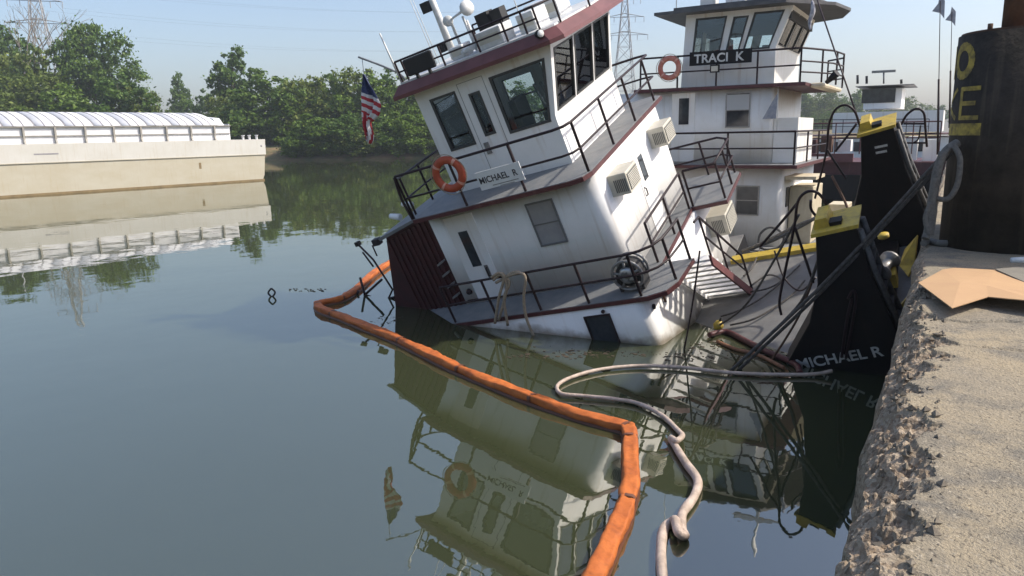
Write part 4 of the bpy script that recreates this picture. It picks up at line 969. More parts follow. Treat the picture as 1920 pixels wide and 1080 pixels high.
# ropes and cables strewn over the flooded fore deck
for k, pth in enumerate(([(1352, 596), (1390, 585), (1430, 560), (1470, 530), (1500, 500)], [(1400, 545), (1440, 520), (1465, 528), (1440, 545), (1405, 550)], [(1370, 612), (1420, 600), (1480, 560), (1510, 530)], [(1395, 520), (1412, 505), (1425, 470)])):
    pts_ = [BR_R @ (L(x, y, 2, -1.62) + Vector((0, 0, 0.03 + 0.02 * (i % 2)))) + BR_T for i, (x, y) in enumerate(pth)]
    line('deck_cable', pts_, 0.018, ROPE_DARK, ['dark cable snaking from the stair foot across the flooded fore deck', 'loose loop of dark cable lying on the grey fore deck', 'long dark cable along the wet edge of the fore deck', 'short cable end near the yellow deck coaming'][k], 'cable')
for k, (pth, yl, r_, m_, lab) in enumerate((([(1345, 612), (1398, 572), (1455, 482), (1498, 402)], (0.6, 0.4, 0.2, 0.0), 0.02, ROPE_DARK, 'dark rope rising from the stair foot to the pipe hoop'),
        ([(1424, 648), (1468, 604), (1508, 556), (1540, 470)], (-0.2, -0.3, -0.5, -0.6), 0.024, ROPE_DARK, 'thick dark rope from the waterline up to the near knee cap'),
        ([(1436, 690), (1470, 640), (1500, 588), (1522, 530)], (-0.9, -0.8, -0.7, -0.6), 0.018, STEELBR, 'rusty pipe leaning against the near push knee'),
        ([(1392, 470), (1436, 452), (1500, 420), (1560, 400)], (3.5, 3.3, 3.1, 3.0), 0.028, ROPE_GREY, 'grey hawser stretched over the yellow deck coaming'),
        ([(1452, 470), (1470, 520), (1500, 545), (1530, 520)], (1.6, 1.3, 1.0, 0.8), 0.016, RAILBLK, 'slack black cable drooping between the pipe hoops'),
        ([(1560, 330), (1585, 380), (1598, 420)], (2.6, 2.2, 1.8), 0.022, STEELBR, 'rusty bar between the two knees'))):
    line('deck_line', [BR_R @ L(x, y, 1, v) + BR_T for (x, y), v in zip(pth, yl)], r_, m_, lab, 'cable' if 'cable' in lab else ('pipe' if 'pipe' in lab or 'bar' in lab else 'rope'))
yf = on_z(1347, 610, 0.10)
yo = empty('yellow_float', yf, 0, 'small yellow float bobbing at the foot of the stair', 'float')
MB().lathe((0, 0, 0), [(0, -0.09), (0.07, -0.07), (0.10, 0.0), (0.07, 0.07), (0.02, 0.10), (0, 0.10)], (0.3, -0.2, 1), 12).build('ball', YELLOW, yo)
MB().tube([(0.03, -0.02, 0.09), (0.05, -0.03, 0.16)], 0.02).build('eye', RUBBER, yo)
# ================================================================== SECOND TOWBOAT (upright, behind)
tk = empty('towboat', (-6.0, 22.0, 0.0), 0, 'upright white towboat with black TRACI K sign moored behind the sinking boat', 'towboat')
T0 = tk.location
def tbox(name, x0, x1, y0, y1, z0, z1, m, parent=tk, bv=0): 
    o = MB().box(x0 - T0.x, x1 - T0.x, y0 - T0.y, y1 - T0.y, z0, z1).build(name, m, parent); 
    if bv: bevel(o, bv)
    return o
def thouse(name, x0, x1, y0, y1, z0, z1, r, parent=tk):
    return MB().prism(round_rect(x0 - T0.x, x1 - T0.x, y0 - T0.y, y1 - T0.y, r, 6), z0, z1, True).build(name, WHITE2, parent)
MB().prism([(-14 - T0.x, -0.6), (-2.2 - T0.x, -0.7), (-0.35 - T0.x, 0.0), (-0.35 - T0.x, 0.70), (-14 - T0.x, 0.70)], 18.9 - T0.y, 25.4 - T0.y, axis='y').build('hull', BLACK, tk)
tbox('main_deck', -13.9, -0.4, 18.95, 25.35, 0.702, 0.72, DECKGREY)
tbox('rub_rail', -13.9, -0.45, 18.82, 18.899, 0.16, 0.36, YELLOW)
tbox('rub_rail', -13.9, -0.45, 18.84, 18.899, 0.40, 0.698, mat('grey_hull_band', (0.30, 0.30, 0.29), 0.6, base2=(0.22, 0.22, 0.2), scale=3))
h1 = thouse('lower_house', -10.5, -3.35, 19.7, 24.6, 0.721, 2.72, [0.15, .05, .05, 0.15])
tbox('deck_edge', -10.8, -2.95, 19.25, 25.0, 2.722, 2.80, MAROON)
tbox('upper_walkway', -10.75, -3.0, 19.3, 24.95, 2.8005, 2.812, DECKGREY)
h2 = thouse('deckhouse', -9.0, -3.72, 20.0, 24.0, 2.813, 4.70, [0.12, .05, .05, 0.12])
tbox('deck_edge', -7.35, -2.95, 19.75, 24.4, 4.702, 4.78, MAROON)
tbox('pilothouse_deck', -7.3, -3.0, 19.8, 24.35, 4.7805, 4.79, DECKGREY)
tbox('deck_rounding', -2.949, -2.62, 20.4, 23.8, 4.66, 4.785, CREAM, bv=0.06)
# pilothouse with openings
tp = empty('pilothouse'); tp.parent = tk
tx0, txf, txt, ty0, ty1, tz0, tz1, ts = -6.22 - T0.x, -3.80 - T0.x, -3.42 - T0.x, 20.3 - T0.y, 23.6 - T0.y, 4.792, 6.66, 0.92
HT = tz1 - tz0
def tfx(v): return txf if v <= ts else txf + (txt - txf) * (v - ts) / (HT - ts)
def tside(yy, sg):
    def f(u, v, w):
        xa = tx0 + 0.10 * v / HT
        return (xa + (tfx(v) - xa) * u, yy + sg * w, tz0 + v)
    return f
th_ = [(0.11, 0.40, 0.86, 1.74), (0.48, 0.61, 0.86, 1.70), (0.67, 0.93, 0.90, 1.76)]
for yy, sg in ((ty0, 1), (ty1, -1)):
    MB().panel((0, 1), (0, ts), [h for h in []], tside(yy, sg), 0.05).panel((0, 1), (0.0, HT), th_, tside(yy, sg), 0.0499).build('side_wall', WHITE2, tp) if False else MB().panel((0, 1), (0.0, ts), [(h[0], h[1], h[2], ts) for h in th_], tside(yy, sg), 0.05).panel((0, 1), (ts, HT), [(h[0], h[1], ts, h[3]) for h in th_], tside(yy, sg), 0.05).build('side_wall', WHITE2, tp)
def tfront(u, v, w): return (tfx(v) - w, ty0 + 0.051 + (ty1 - ty0 - 0.102) * u, tz0 + v)
tfh = [(0.04, 0.32, 0.98, 1.76), (0.36, 0.64, 0.98, 1.76), (0.68, 0.96, 0.98, 1.76)]
MB().panel((0, 1), (0, ts), [], tfront, 0.05).panel((0, 1), (ts, HT), tfh, tfront, 0.05).build('front_wall', WHITE2, tp)
def trear(u, v, w): return (tx0 + 0.10 * v / HT + w, ty0 + 0.051 + (ty1 - ty0 - 0.102) * u, tz0 + v)
MB().panel((0, 1), (0, HT), [(0.1, 0.45, 0.86, 1.74), (0.55, 0.9, 0.86, 1.74)], trear, 0.05).build('rear_wall', WHITE2, tp)
def tpane(fn, h, fr=0.05):
    u0, u1, v0, v1 = h; um = fr / 2.4
    w = MB().panel((u0 - um * .4, u1 + um * .4), (v0 - fr * .4, v1 + fr * .4), [(u0 + um * .4, u1 - um * .4, v0 + fr * .4, v1 - fr * .4)], lambda a, b, c: fn(a, b, c - 0.012), 0.05).build('window', WFR, tp)
    MB().panel((u0 + um * .3, u1 - um * .3), (v0 + fr * .3, v1 - fr * .3), [], lambda a, b, c: fn(a, b, 0.02 + c), 0.006).build('pane', GLASS, w)
for h in th_: tpane(tside(ty0, 1), h); tpane(tside(ty1, -1), h)
for h in tfh: tpane(tfront, h, 0.03)
for h in [(0.1, 0.45, 0.86, 1.74), (0.55, 0.9, 0.86, 1.74)]: tpane(trear, h)
MB().box(tx0 + .1, txf - .1, ty0 + .1, ty1 - .1, tz0 + 0.001, tz0 + 0.02).build('cabin_floor', INTERIOR, tp)
MB().box(txf - 0.4, txf - 0.1, ty0 + .3, ty1 - .3, tz0 + 0.02, tz0 + 1.0).build('console', INTERIOR, tp)
MB().box(tx0 + .4, tx0 + .9, ty0 + 1.2, ty0 + 1.8, tz0 + 0.02, tz0 + 1.35).build('helm_chair', RUBBER, tp)
MB().box(tx0 + .15, txt - .05, ty0 + .06, ty1 - .06, tz1 - 0.3, tz1 - 0.012).build('ceiling_panel', INTERIOR, tp)
DARKROOF = mat('dark_grey_roof', (0.06, 0.06, 0.065), 0.6, base2=(0.10, 0.10, 0.10), scale=4)
rpoly = [(-6.85, 19.85), (-3.5, 19.75), (-2.55, 21.0), (-2.35, 22.3), (-2.7, 23.6), (-3.5, 24.1), (-6.85, 24.0)]
tr = MB().prism([(x - T0.x, y - T0.y) for x, y in rpoly], 6.66, 6.735).build('roof', DARKROOF, tp)
inner = [((x + 4.6) * 0.82 - 4.6 - T0.x, (y - 21.9) * 0.82 + 21.9 - T0.y) for x, y in rpoly]
MB().prism(inner, 6.7355, 6.86).build('roof_crown', DARKROOF, tr)
for x, y, w, d, h in ((-5.6, 20.6, .4, .3, .35), (-4.9, 20.7, .5, .4, .28), (-4.2, 20.9, .6, .3, .4)):
    tbox('roof_locker', x - w / 2, x + w / 2, y - d / 2, y + d / 2, 6.862, 6.862 + h, WHITE2, tp)
MB().tube([(-6.4 - T0.x, 20.3 - T0.y, 6.73), (-6.4 - T0.x, 20.3 - T0.y, 8.6)], 0.012, 5).build('antenna', RW, tp)
MB().tube([(-4.0 - T0.x, 21.9 - T0.y, 6.86), (-4.0 - T0.x, 21.9 - T0.y, 9.4)], [0.07, 0.04], 8).build('mast', RW, tp)
rdr = MB().box(-4.7 - T0.x, -3.3 - T0.x, 21.85 - T0.y, 21.95 - T0.y, 8.1, 8.2).build('radar_scanner', RW, tp)
# windows and doors of the lower levels
def twin(x0, x1, z0, z1, y, pane_=DARKGLASS, split=True): return window(tk, 'y', x0 - T0.x, x1 - T0.x, z0, z1, y - T0.y, -1, pane_, GREYMET, split)
w = twin(-4.88, -4.32, 3.76, 4.58, 20.0); 
d = tbox('door', -6.35, -5.72, 19.975, 20.01, 2.86, 4.66, WHITE2, bv=0.008); MB().box(-6.15 - T0.x, -5.88 - T0.x, 19.962 - T0.y, 19.9745 - T0.y, 3.84, 4.52).build('door_window', DARKGLASS, d)
twin(-4.46, -3.93, 1.54, 2.24, 19.7); twin(-6.4, -5.9, 1.54, 2.24, 19.7)
aw = MB().box(-4.92 - T0.x, -4.28 - T0.x, 19.972 - T0.y, 19.984 - T0.y, 4.18, 4.56).build('window_shade', mat('pale_shade', (0.42, 0.43, 0.43), 0.7), w)
tbox('locker', -3.33, -2.75, 20.6, 22.2, 0.722, 2.2, CREAM, bv=0.02); tbox('locker', -2.6, -2.1, 22.4, 23.4, 0.722, 1.6, CREAM, bv=0.02)
tbox('locker', -3.719, -3.12, 20.1, 22.4, 2.815, 3.95, WHITE2, bv=0.02)
lk = tbox('awning', -3.34, -2.6, 19.9, 21.4, 2.42, 2.50, CREAM); 
tbox('front_window', -3.352, -3.33, 20.2, 20.5, 1.7, 2.2, DARKGLASS); tbox('front_window', -3.352, -3.33, 20.75, 21.05, 1.7, 2.2, DARKGLASS)
# railings
def trail(pts, h, z, **k): return railing('railing', [(x - T0.x, y - T0.y, z) for x, y in pts], h, tk, **k)
trail([(-9.5, 19.35), (-6.2, 19.35), (-4.6, 19.35), (-3.05, 19.35)], 0.80, 2.812, post_every=1.55)
trail([(-3.05, 19.35), (-3.05, 21.5), (-3.05, 24.9)], 0.80, 2.812, post_every=1.8)
trail([(-7.2, 19.85), (-5.4, 19.85), (-4.2, 19.85), (-3.1, 19.85)], 0.80, 4.79, post_every=1.1)
trail([(-3.1, 19.85), (-2.9, 20.3), (-2.55, 21.2), (-2.45, 22.4), (-2.6, 23.6), (-3.1, 24.3)], 0.80, 4.79, post_every=0.9, mid=(0.3, 0.62))
tb = tbox('name_board', -5.84, -4.26, 19.78, 19.80, 5.32, 5.66, mat('black_sign_board', (0.006, 0.006, 0.007), 0.5, spec=0.2))
text_part('name_lettering', 'TRACI  K', 0.30, LETTER_W, tb, (-5.72 - T0.x, 19.776 - T0.y, 5.385), (1, 0, 0), (0, 0, 1), 0.002, sx=1.04, bold=0.007)
tbox('lamp_box', -5.28, -5.05, 19.72, 19.79, 5.12, 5.31, BLACK); tbox('lamp_lens', -5.25, -5.08, 19.714, 19.7195, 5.15, 5.28, ACBEIGE)
MB().tube([(-2.6 - T0.x, 20.6 - T0.y, 4.78), (-2.35 - T0.x, 20.5 - T0.y, 5.0)], [0.05, 0.10], 10).build('horn', BLACK, tk)
life_ring((-6.36, 19.74, 5.30), (0, -1, 0.0), (0, 0, 1), 0.25, 0.07, 'faded orange life ring hung on the railing of the upright towboat', mat('faded_ring', (0.42, 0.10, 0.06), 0.6, base2=(0.50, 0.22, 0.16), scale=6))
# pennant and furled flag, forestay
pn = empty('pennant', (-3.62, 19.9, 4.60), 0, 'tattered grey pennant hanging by the forestay beside the upright deckhouse', 'flag')
mb = MB(); g = [[(0.0 - 0.34 * t * s, 0.02 * math.sin(5 * t + 3 * s), -0.05 - 0.62 * t) for s in np.linspace(0, 1, 5)] for t in np.linspace(0, 1, 7)]
mb.add([p for r in g for p in r], [(i * 5 + j, i * 5 + j + 1, (i + 1) * 5 + j + 1, (i + 1) * 5 + j) for i in range(6) for j in range(4)], True).build('cloth', mat('grey_flag_cloth', (0.20, 0.22, 0.27), 0.85, base2=(0.36, 0.37, 0.40), scale=6), pn)
MB().tube([(0.01, 0, 0.1), (0.03, 0, -1.0)], 0.012, 5).build('pole', RW, pn)
st_a, st_b = Vector((-2.86, 20.1, 6.72)), Vector((-1.35, 17.2, 3.55))
ws = MB().tube([st_a, st_b], 0.020, 6).build('stay_wire', RAILBLK); tag(ws, 'long dark stay wire slanting down from the upright towboat roof to the knees', 'wire')
fg = empty('furled_flag', (-2.95, 20.0, 6.62), 0, 'small furled white and grey flag hanging under the dark roof of the upright towboat', 'flag')
mb = MB(); mb.tube(smooth_path([(0, 0, 0.05), (0.03, 0.0, -0.2), (-0.03, 0.02, -0.42), (0.0, 0, -0.62)], 5), [0.02, .03, .045, .05, .055, .06, .06, .055, .05, .05, .045, .04, .035, .03, .025, .01][:16], 8).build('cloth', mat('white_grey_flag', (0.5, 0.5, 0.52), 0.85, base2=(0.13, 0.14, 0.2), scale=9), fg)
# heavy lines on the bow of the second boat
bx = empty('rope_coil', on_y(1440, 452, 19.2), 0, 'coiled grey hawser on the yellow edged bow of the upright towboat', 'rope')
MB().tube(smooth_path([on_y(x, y, 19.0) - bx.location for x, y in ((1422, 462), (1425, 440), (1440, 427), (1458, 430), (1470, 445), (1462, 462), (1440, 468), (1424, 464))], 5), 0.03, 7).tube(smooth_path([on_y(x, y, 19.0) - bx.location for x, y in ((1384, 478), (1420, 462), (1455, 448), (1500, 425), (1540, 402))], 5), 0.045, 7).build('strand', ROPE_GREY, bx)

# ================================================================== FAR WHITE TOWBOAT BEHIND
fb = empty('towboat', (-6.0, 62.0, 0.0), 0, 'distant white towboat with one long dark pilothouse window', 'towboat'); FB = fb.location
def fbx(name, px0, py0, px1, py1, Y, d, m, parent=fb):
    a = on_y(px0, py1, Y); b = on_y(px1, py0, Y)
    return MB().box(a.x - FB.x, b.x - FB.x, Y - FB.y, Y - FB.y + d, a.z, b.z).build(name, m, parent)
pw = fbx('pilothouse', 1618, 165, 1692, 205, 60, 4.0, WHITE)
fbx('window', 1615, 165, 1680, 194, 59.95, 0.04, DARKGLASS, pw)
fbx('roof', 1604, 157, 1714, 163, 59.2, 5.5, DARKROOF)
fbx('deckhouse', 1560, 206, 1770, 250, 59, 7.0, WHITE)
fbx('deck_edge', 1500, 250, 1790, 256, 58.6, 8, MAROON)
fbx('lower_house', 1500, 257, 1790, 300, 59, 7.0, WHITE)
fbx('hull', 1480, 301, 1800, 345, 58, 9.0, BLACK)
a = on_y(1657, 134, 60) - FB; b = on_y(1657, 157, 60) - FB
MB().tube([b, a], 0.06, 6).box(a.x - .75, a.x + .75, a.y - .1, a.y + .1, a.z - .08, a.z + .08).build('radar', GREYMET, fb)
for x in (1608, 1625, 1690): 
    b = on_y(x, 157, 60) - FB; a = on_y(x, 140 + (x - 1600) * .1, 60) - FB; MB().tube([b, a], 0.09, 6).build('roof_light', RUBBER, fb)
railing('railing', [on_y(x, 250, 58.7) - FB for x in (1505, 1560, 1620, 1680, 1740)], 0.95, fb, post_every=1.3)
for x0, x1 in ((1530, 1545), (1565, 1582), (1600, 1617), (1720, 1735)): fbx('window', x0, 266, x1, 284, 58.96, 0.03, DARKGLASS)
wf = empty('work_flat', (-4.0, 40.0, 0.0), 0, 'rust red work flat with railings moored between the upright and far towboats', 'work flat'); WF = wf.location
def wfx(name, px0, py0, px1, py1, Y, d, m):
    a = on_y(px0, py1, Y); b = on_y(px1, py0, Y); return MB().box(a.x - WF.x, b.x - WF.x, Y - WF.y, Y - WF.y + d, a.z, b.z).build(name, m, wf)
wfx('hull', 1460, 330, 1780, 372, 40, 6, BLACK); wfx('bulwark', 1470, 288, 1600, 304, 39.9, 0.2, MAROON_LT); wfx('deck', 1462, 304, 1780, 330, 40.2, 5.6, MAROON)
for x0, y0, x1, y1, m_ in ((1505, 262, 1530, 288, MAROON), (1538, 255, 1560, 286, STEELBR), (1570, 262, 1596, 284, WHITE2), (1700, 256, 1722, 300, WHITE2), (1728, 262, 1760, 302, WHITE2), (1512, 310, 1560, 345, DECKGREY)):
    wfx('deck_box', x0, y0, x1, y1, 40.6 + random.random(), 0.8, m_)
railing('railing', [on_y(x, 288, 39.95) - WF for x in (1475, 1530, 1600, 1680, 1760)], 1.45, wf, post_every=1.1, material=MAROON, r=0.03)
# flag poles beyond
for k, (px, ty, by, Y, lab) in enumerate(((1763, 2, 290, 22.0, 'thin upright flag pole with dark and white pennant beside the far knee'), (1785, 22, 240, 27.0, 'thin flag pole with ragged pennant rising behind the steel dolphin'))):
    b = on_y(px - 5, by, Y); t_ = on_y(px, ty, Y); fpz = empty('flag_pole', b, 0, lab, 'flag pole')
    MB().tube([(0, 0, 0), (t_ - b) * 0.5], 0.03, 6).tube([(t_ - b) * 0.5, t_ - b], 0.010, 5).build('pole', RAILBLK, fpz)
    h = t_ - b; mb = MB(); mb.add([h + Vector((-0.02, 0, 0.15)), h + Vector((0.10, 0.02, 0.0)), h + Vector((0.12, 0, -0.42)), h + Vector((0.02, 0, -0.28)), h + Vector((-0.16, 0.02, -0.22)), h + Vector((-0.04, 0.01, -0.05))], [(0, 5, 3, 2, 1), (5, 4, 3)]).build('pennant', mat('grey_flag_cloth', (0.2, 0.2, 0.2)), fpz, fix=False)

# ================================================================== COVERED HOPPER BARGE
B0, B1 = on_z(497, 338), on_z(0, 371)
bd = (B1 - B0); bd.z = 0; bd.normalize(); bn = Vector((bd.y, -bd.x, 0))
if bn.x > 0: bn = -bn           # away from the viewer
barge = empty('covered_barge', B0, math.atan2(bd.y, bd.x), 'long cream hopper barge with white arched covers moored across the river', 'barge')
sgn = 1 if (Matrix.Rotation(math.atan2(bd.y, bd.x), 3, 'Z') @ Vector((0, 1, 0))).dot(bn) > 0 else -1
def bb(name, x0, x1, y0, y1, z0, z1, m, parent=barge, bv=0):
    ya, yb = sorted((sgn * y0, sgn * y1)); o = MB().box(x0, x1, ya, yb, z0, z1).build(name, m, parent)
    if bv: bevel(o, bv)
    return o
BL = 58.0; BW = 10.6; DK = 3.62
hb = MB().prism([(0.45, -0.5), (0.0, 0.5), (-0.35, DK - 0.02), (BL, DK - 0.02), (BL, -0.5)], 0 if sgn > 0 else -BW, BW if sgn > 0 else 0, axis='y').build('hull', BARGE, barge)
bb('upper_strake', -0.30, BL, -0.035, -0.001, 2.30, DK, BARGE_UP)
bb('waterline_band', 0.05, BL, -0.03, -0.001, -0.1, 0.14, BARGE_WET)
bb('rub_strake', -0.25, BL, -0.07, -0.036, 2.26, 2.31, BARGE)
bb('deck', -0.35, BL, 0.01, BW - 0.01, DK - 0.018, DK, BARGE_UP)
CZ = 4.78; CI = 0.75
bb('coaming', 2.6, BL, CI, CI + 0.06, DK, CZ, COVER)
bb('coaming', 2.6, BL, BW - CI - 0.06, BW - CI, DK, CZ, COVER)
bb('coaming_end', 2.54, 2.60, CI, BW - CI, DK, CZ + 0.2, COVER)
bb('coaming_cap', 2.5, BL, CI - 0.16, CI + 0.10, CZ + 0.001, CZ + 0.08, mat('coaming_dark_grey', (0.20, 0.19, 0.17), 0.7, base2=(0.3, 0.28, 0.24), scale=2))  # cap and stiffener are a darker grey-brown than the coaming
bb('coaming_stiffener', 2.6, BL, CI - 0.10, CI - 0.001, 4.14, 4.20, mat('coaming_dark_grey', (0.2, 0.2, 0.2)))
for k in range(26):
    x = 4.0 + k * 2.05
    MB().prism([(sgn * (CI - 0.002), CZ - 0.001), (sgn * (CI - 0.20), CZ - 0.001), (sgn * (CI - 0.16), DK + .3), (sgn * (CI - 0.30), DK + 0.002), (sgn * (CI - 0.002), DK + 0.002)], x - 0.06, x + 0.06, axis='x').build('stanchion', mat('stanchion_grey', (0.27, 0.26, 0.24), 0.6, base2=(0.36, 0.33, 0.28), scale=3), barge)
def arch(x0, x1, zoff, m, name, parent=barge, seg=18):
    mb = MB(); vs = []
    for i in range(seg + 1):
        a = i / seg; y = CI + (BW - 2 * CI) * a; z = CZ + 0.10 + 1.15 * math.sin(math.pi * a) ** 0.75 + zoff
        for x in (x0, x1): vs.append((x, sgn * y, z))
    mb.add(vs, [(2 * i, 2 * i + 2, 2 * i + 3, 2 * i + 1) for i in range(seg)], True)
    lo = [(v[0], v[1], v[2] - 0.10) for v in vs]
    mb.add(lo, [(2 * i, 2 * i + 1, 2 * i + 3, 2 * i + 2) for i in range(seg)], True)
    o_ = vs + lo; n = len(vs)
    mb.add(o_, [(2 * i, 2 * i + n, 2 * i + 2 + n, 2 * i + 2) for i in range(seg)] + [(2 * i + 1, 2 * i + 3, 2 * i + 3 + n, 2 * i + 1 + n) for i in range(seg)])
    return mb.build(name, m, parent)
for k in range(27):
    x = 3.6 + k * 2.0
    c = arch(x, x + 1.86, 0.015 * noise.noise(Vector((k * 1.7, 1, 1))), COVER, 'cover_panel')
    arch(x + 1.862, x + 1.998, -0.05, COVER_DK, 'cover_joint')
    arch(x + 0.60, x + 0.68, 0.03, COVER_DK, 'cover_rib', c); arch(x + 1.24, x + 1.32, 0.03, COVER_DK, 'cover_rib', c)
MB().prism([(sgn * CI, CZ), (sgn * (BW - CI), CZ), (sgn * (BW - 1.6), CZ + 0.7), (sgn * BW / 2, CZ + 1.0), (sgn * 1.6, CZ + 0.7)], 2.95, 3.55, axis='x').build('end_cover', COVER, barge)
for x in (0.3, 1.0, 1.6):
    MB().lathe((x, sgn * 0.3, DK), [(0.10, 0), (0.10, 0.30), (0.15, 0.34), (0.15, 0.38), (0, 0.38)], (0, 0, 1), 10).build('bitt', COVER, barge)
MB().lathe((0.1, -sgn * 0.001, 3.05), [(0, 0.04), (0.09, 0.04), (0.09, 0.0)], (0, -sgn, 0), 10).build('fairlead', COVER_DK, barge)
bb('draft_mark', 16.5, 18.1, -0.045, -0.0355, 2.85, 2.95, COVER_DK); bb('draft_mark', 5.8, 6.0, -0.01, -0.001, 1.3, 1.8, BARGE_WET)

# ================================================================== TREES
def leaf_mesh(name, centres, radii, n_per, size, rng, m):
    C = []; 
    for c, r in zip(centres, radii):
        d = rng.normal(size=(n_per, 3)); d /= np.linalg.norm(d, axis=1)[:, None]
        rr = r * np.abs(rng.normal(0, 0.75, n_per)) + 0.15 * r; ax = rng.uniform(0.6, 1.5, 3); p = np.array(c) + d * rr[:, None] * ax * np.array([1, 1, 0.7]); C.append(p)
    P = np.concatenate(C); N = len(P)
    a = rng.normal(size=(N, 3)); a[:, 2] *= 0.7; a /= np.linalg.norm(a, axis=1)[:, None]
    b = rng.normal(size=(N, 3)); b -= a * np.sum(a * b, 1)[:, None]; b /= np.linalg.norm(b, axis=1)[:, None]
    s = size * (0.6 + 0.8 * rng.random(N))[:, None]
    q = np.stack([P - a * s, P + b * s * 0.55, P + a * s, P - b * s * 0.55], 1).reshape(-1, 3)
    me = bpy.data.meshes.new(name); me.vertices.add(4 * N); me.vertices.foreach_set('co', q.ravel())
    me.loops.add(4 * N); me.loops.foreach_set('vertex_index', np.arange(4 * N)); me.polygons.add(N)
    me.polygons.foreach_set('loop_start', np.arange(0, 4 * N, 4)); me.polygons.foreach_set('loop_total', np.full(N, 4))
    me.materials.append(m); me.update(); return me
def tree_proto(seed, h, w, kind, m, n_clump=90, n_per=75, size=0.34):
    rng = np.random.default_rng(seed); rr = random.Random(seed)
    tr_ = MB(); lobes = []
    th = h * (0.30 if kind == 'tall' else 0.14)
    top_ = Vector((rr.uniform(-.04, .04) * h, rr.uniform(-.04, .04) * h, h * 0.93))
    tr_.tube(smooth_path([(0, 0, -0.6), (rr.uniform(-.02, .02) * h, 0, th), (top_.x * .6, top_.y * .6, h * 0.6), top_], 5), list(np.linspace(0.016 * h, 0.003 * h, 16)), 7)
    nl = 11 if kind == 'tall' else 8
    for k in range(nl):
        a = k * 2.4 + rr.uniform(-.4, .4); f = (k + 0.5) / nl
        z0 = th + (h * 0.8 - th) * f * 0.85
        reach = w * 0.5 * (math.sin(math.pi * min(1, 0.22 + 0.75 * f)) ** 0.7) * rr.uniform(0.65, 1.1)
        e = Vector((math.cos(a) * reach, math.sin(a) * reach, z0 + h * rr.uniform(0.08, 0.18)))
        s = Vector((top_.x * f * .5, top_.y * f * .5, z0))
        tr_.tube([s, s.lerp(e, 0.5) + Vector((0, 0, h * 0.02)), e], [0.006 * h, 0.004 * h, 0.002 * h], 5)
        lobes.append((e, w * rr.uniform(0.15, 0.24)))
    lobes.append((top_, w * 0.20)); lobes.append((Vector((0, 0, h * 0.62)), w * 0.28)); lobes.append((Vector((0, 0, h * 0.4)), w * 0.25))
    if kind == 'bushy':
        for k in range(7):
            a = k * 0.9; lobes.append((Vector((math.cos(a) * w * .34, math.sin(a) * w * .34, h * rr.uniform(0.12, 0.32))), w * 0.2))
    cs, rs = [], []
    for k in range(n_clump):
        c, r = lobes[k % len(lobes)]
        d = rng.normal(size=3); d /= np.linalg.norm(d); q = np.array(c) + d * r * (0.55 + 0.55 * rng.random()) * np.array([1, 1, 0.8])
        cs.append(q); rs.append(r * (0.20 + 0.26 * rng.random()))
    return tr_.mesh('trunk', BARK), leaf_mesh('crown', cs, rs, n_per, size, rng, m)
protos = {'tallA': tree_proto(11, 26, 19, 'tall', LEAF_DK, 330, 55, 0.40), 'tallB': tree_proto(12, 18, 10, 'tall', LEAF_DK, 190, 48, 0.34),
          'bushA': tree_proto(21, 12, 12, 'bushy', LEAF_LT, 230, 48, 0.30), 'bushB': tree_proto(22, 12, 10, 'bushy', LEAF_DK, 230, 48, 0.30), 'bushC': tree_proto(23, 12, 13, 'bushy', LEAF_OL, 230, 48, 0.30)}
def plant_tree(kind, loc, s, rz, label, group, name='tree', sz=1.0):
    root = empty(name, loc, rz, label, 'tree', group); root.scale = (s, s, s * sz)
    for me, nm in zip(protos[kind], ('trunk', 'crown')):
        o = bpy.data.objects.new(nm, me); COL.objects.link(o); o.parent = root
    return root
def bank_depth(px):
    x0 = np.interp(px, [q[0] for q in bank_px], [q[1] for q in bank_px]); p = np.array(on_z(px, x0)) - EYE; return float(p @ FW)
def tree_at(px, top_py, dist, kind, label, group=None, name='tree', wide=1.0, gz=1.8):
    hh = {'tallA': 26, 'tallB': 18}.get(kind, 12)
    if dist < 60: gz = 0.3 + 0.25 * dist; dist = bank_depth(px) + dist
    # vertical line through the ground point: find the height that reaches top_py
    t_ = at_depth(px, top_py, dist); z = t_.z
    s = (z - gz) / hh * 1.02
    return plant_tree(kind, (t_.x, t_.y, gz), s * wide, random.uniform(0, 6.28), label, group, name, sz=1 / wide)
tree_at(160, 46, 150, 'tallA', 'broad tall dark green tree rising highest behind the covered barge', name='tree', wide=0.72)
tree_at(-40, 30, 158, 'tallA', 'very tall olive tree cut by the picture edge behind the barge', wide=0.8)
tree_at(55, 105, 146, 'bushC', 'yellow green tree below the tallest one behind the barge', wide=.8)
tree_at(30, 150, 138, 'bushC', 'low light green bush behind the barge covers beside the bare tree', wide=1.1, name='bush')
tree_at(120, 165, 137, 'bushA', 'low rounded bush at the foot of the tallest tree', wide=1.3, name='bush'); tree_at(215, 150, 138, 'bushB', 'dark bush right under the tallest tree crown', wide=1.2, name='bush')
tree_at(262, 175, 140, 'bushC', 'small olive bush ending the tall tree group behind the barge', wide=0.9, name='bush')
tree_at(432, 93, 155, 'tallB', 'slender dark green tree with ragged top standing alone beyond the barge end', wide=0.85)
tree_at(333, 140, 210, 'tallB', 'small thin far tree in the gap between the tall trees', wide=0.5)
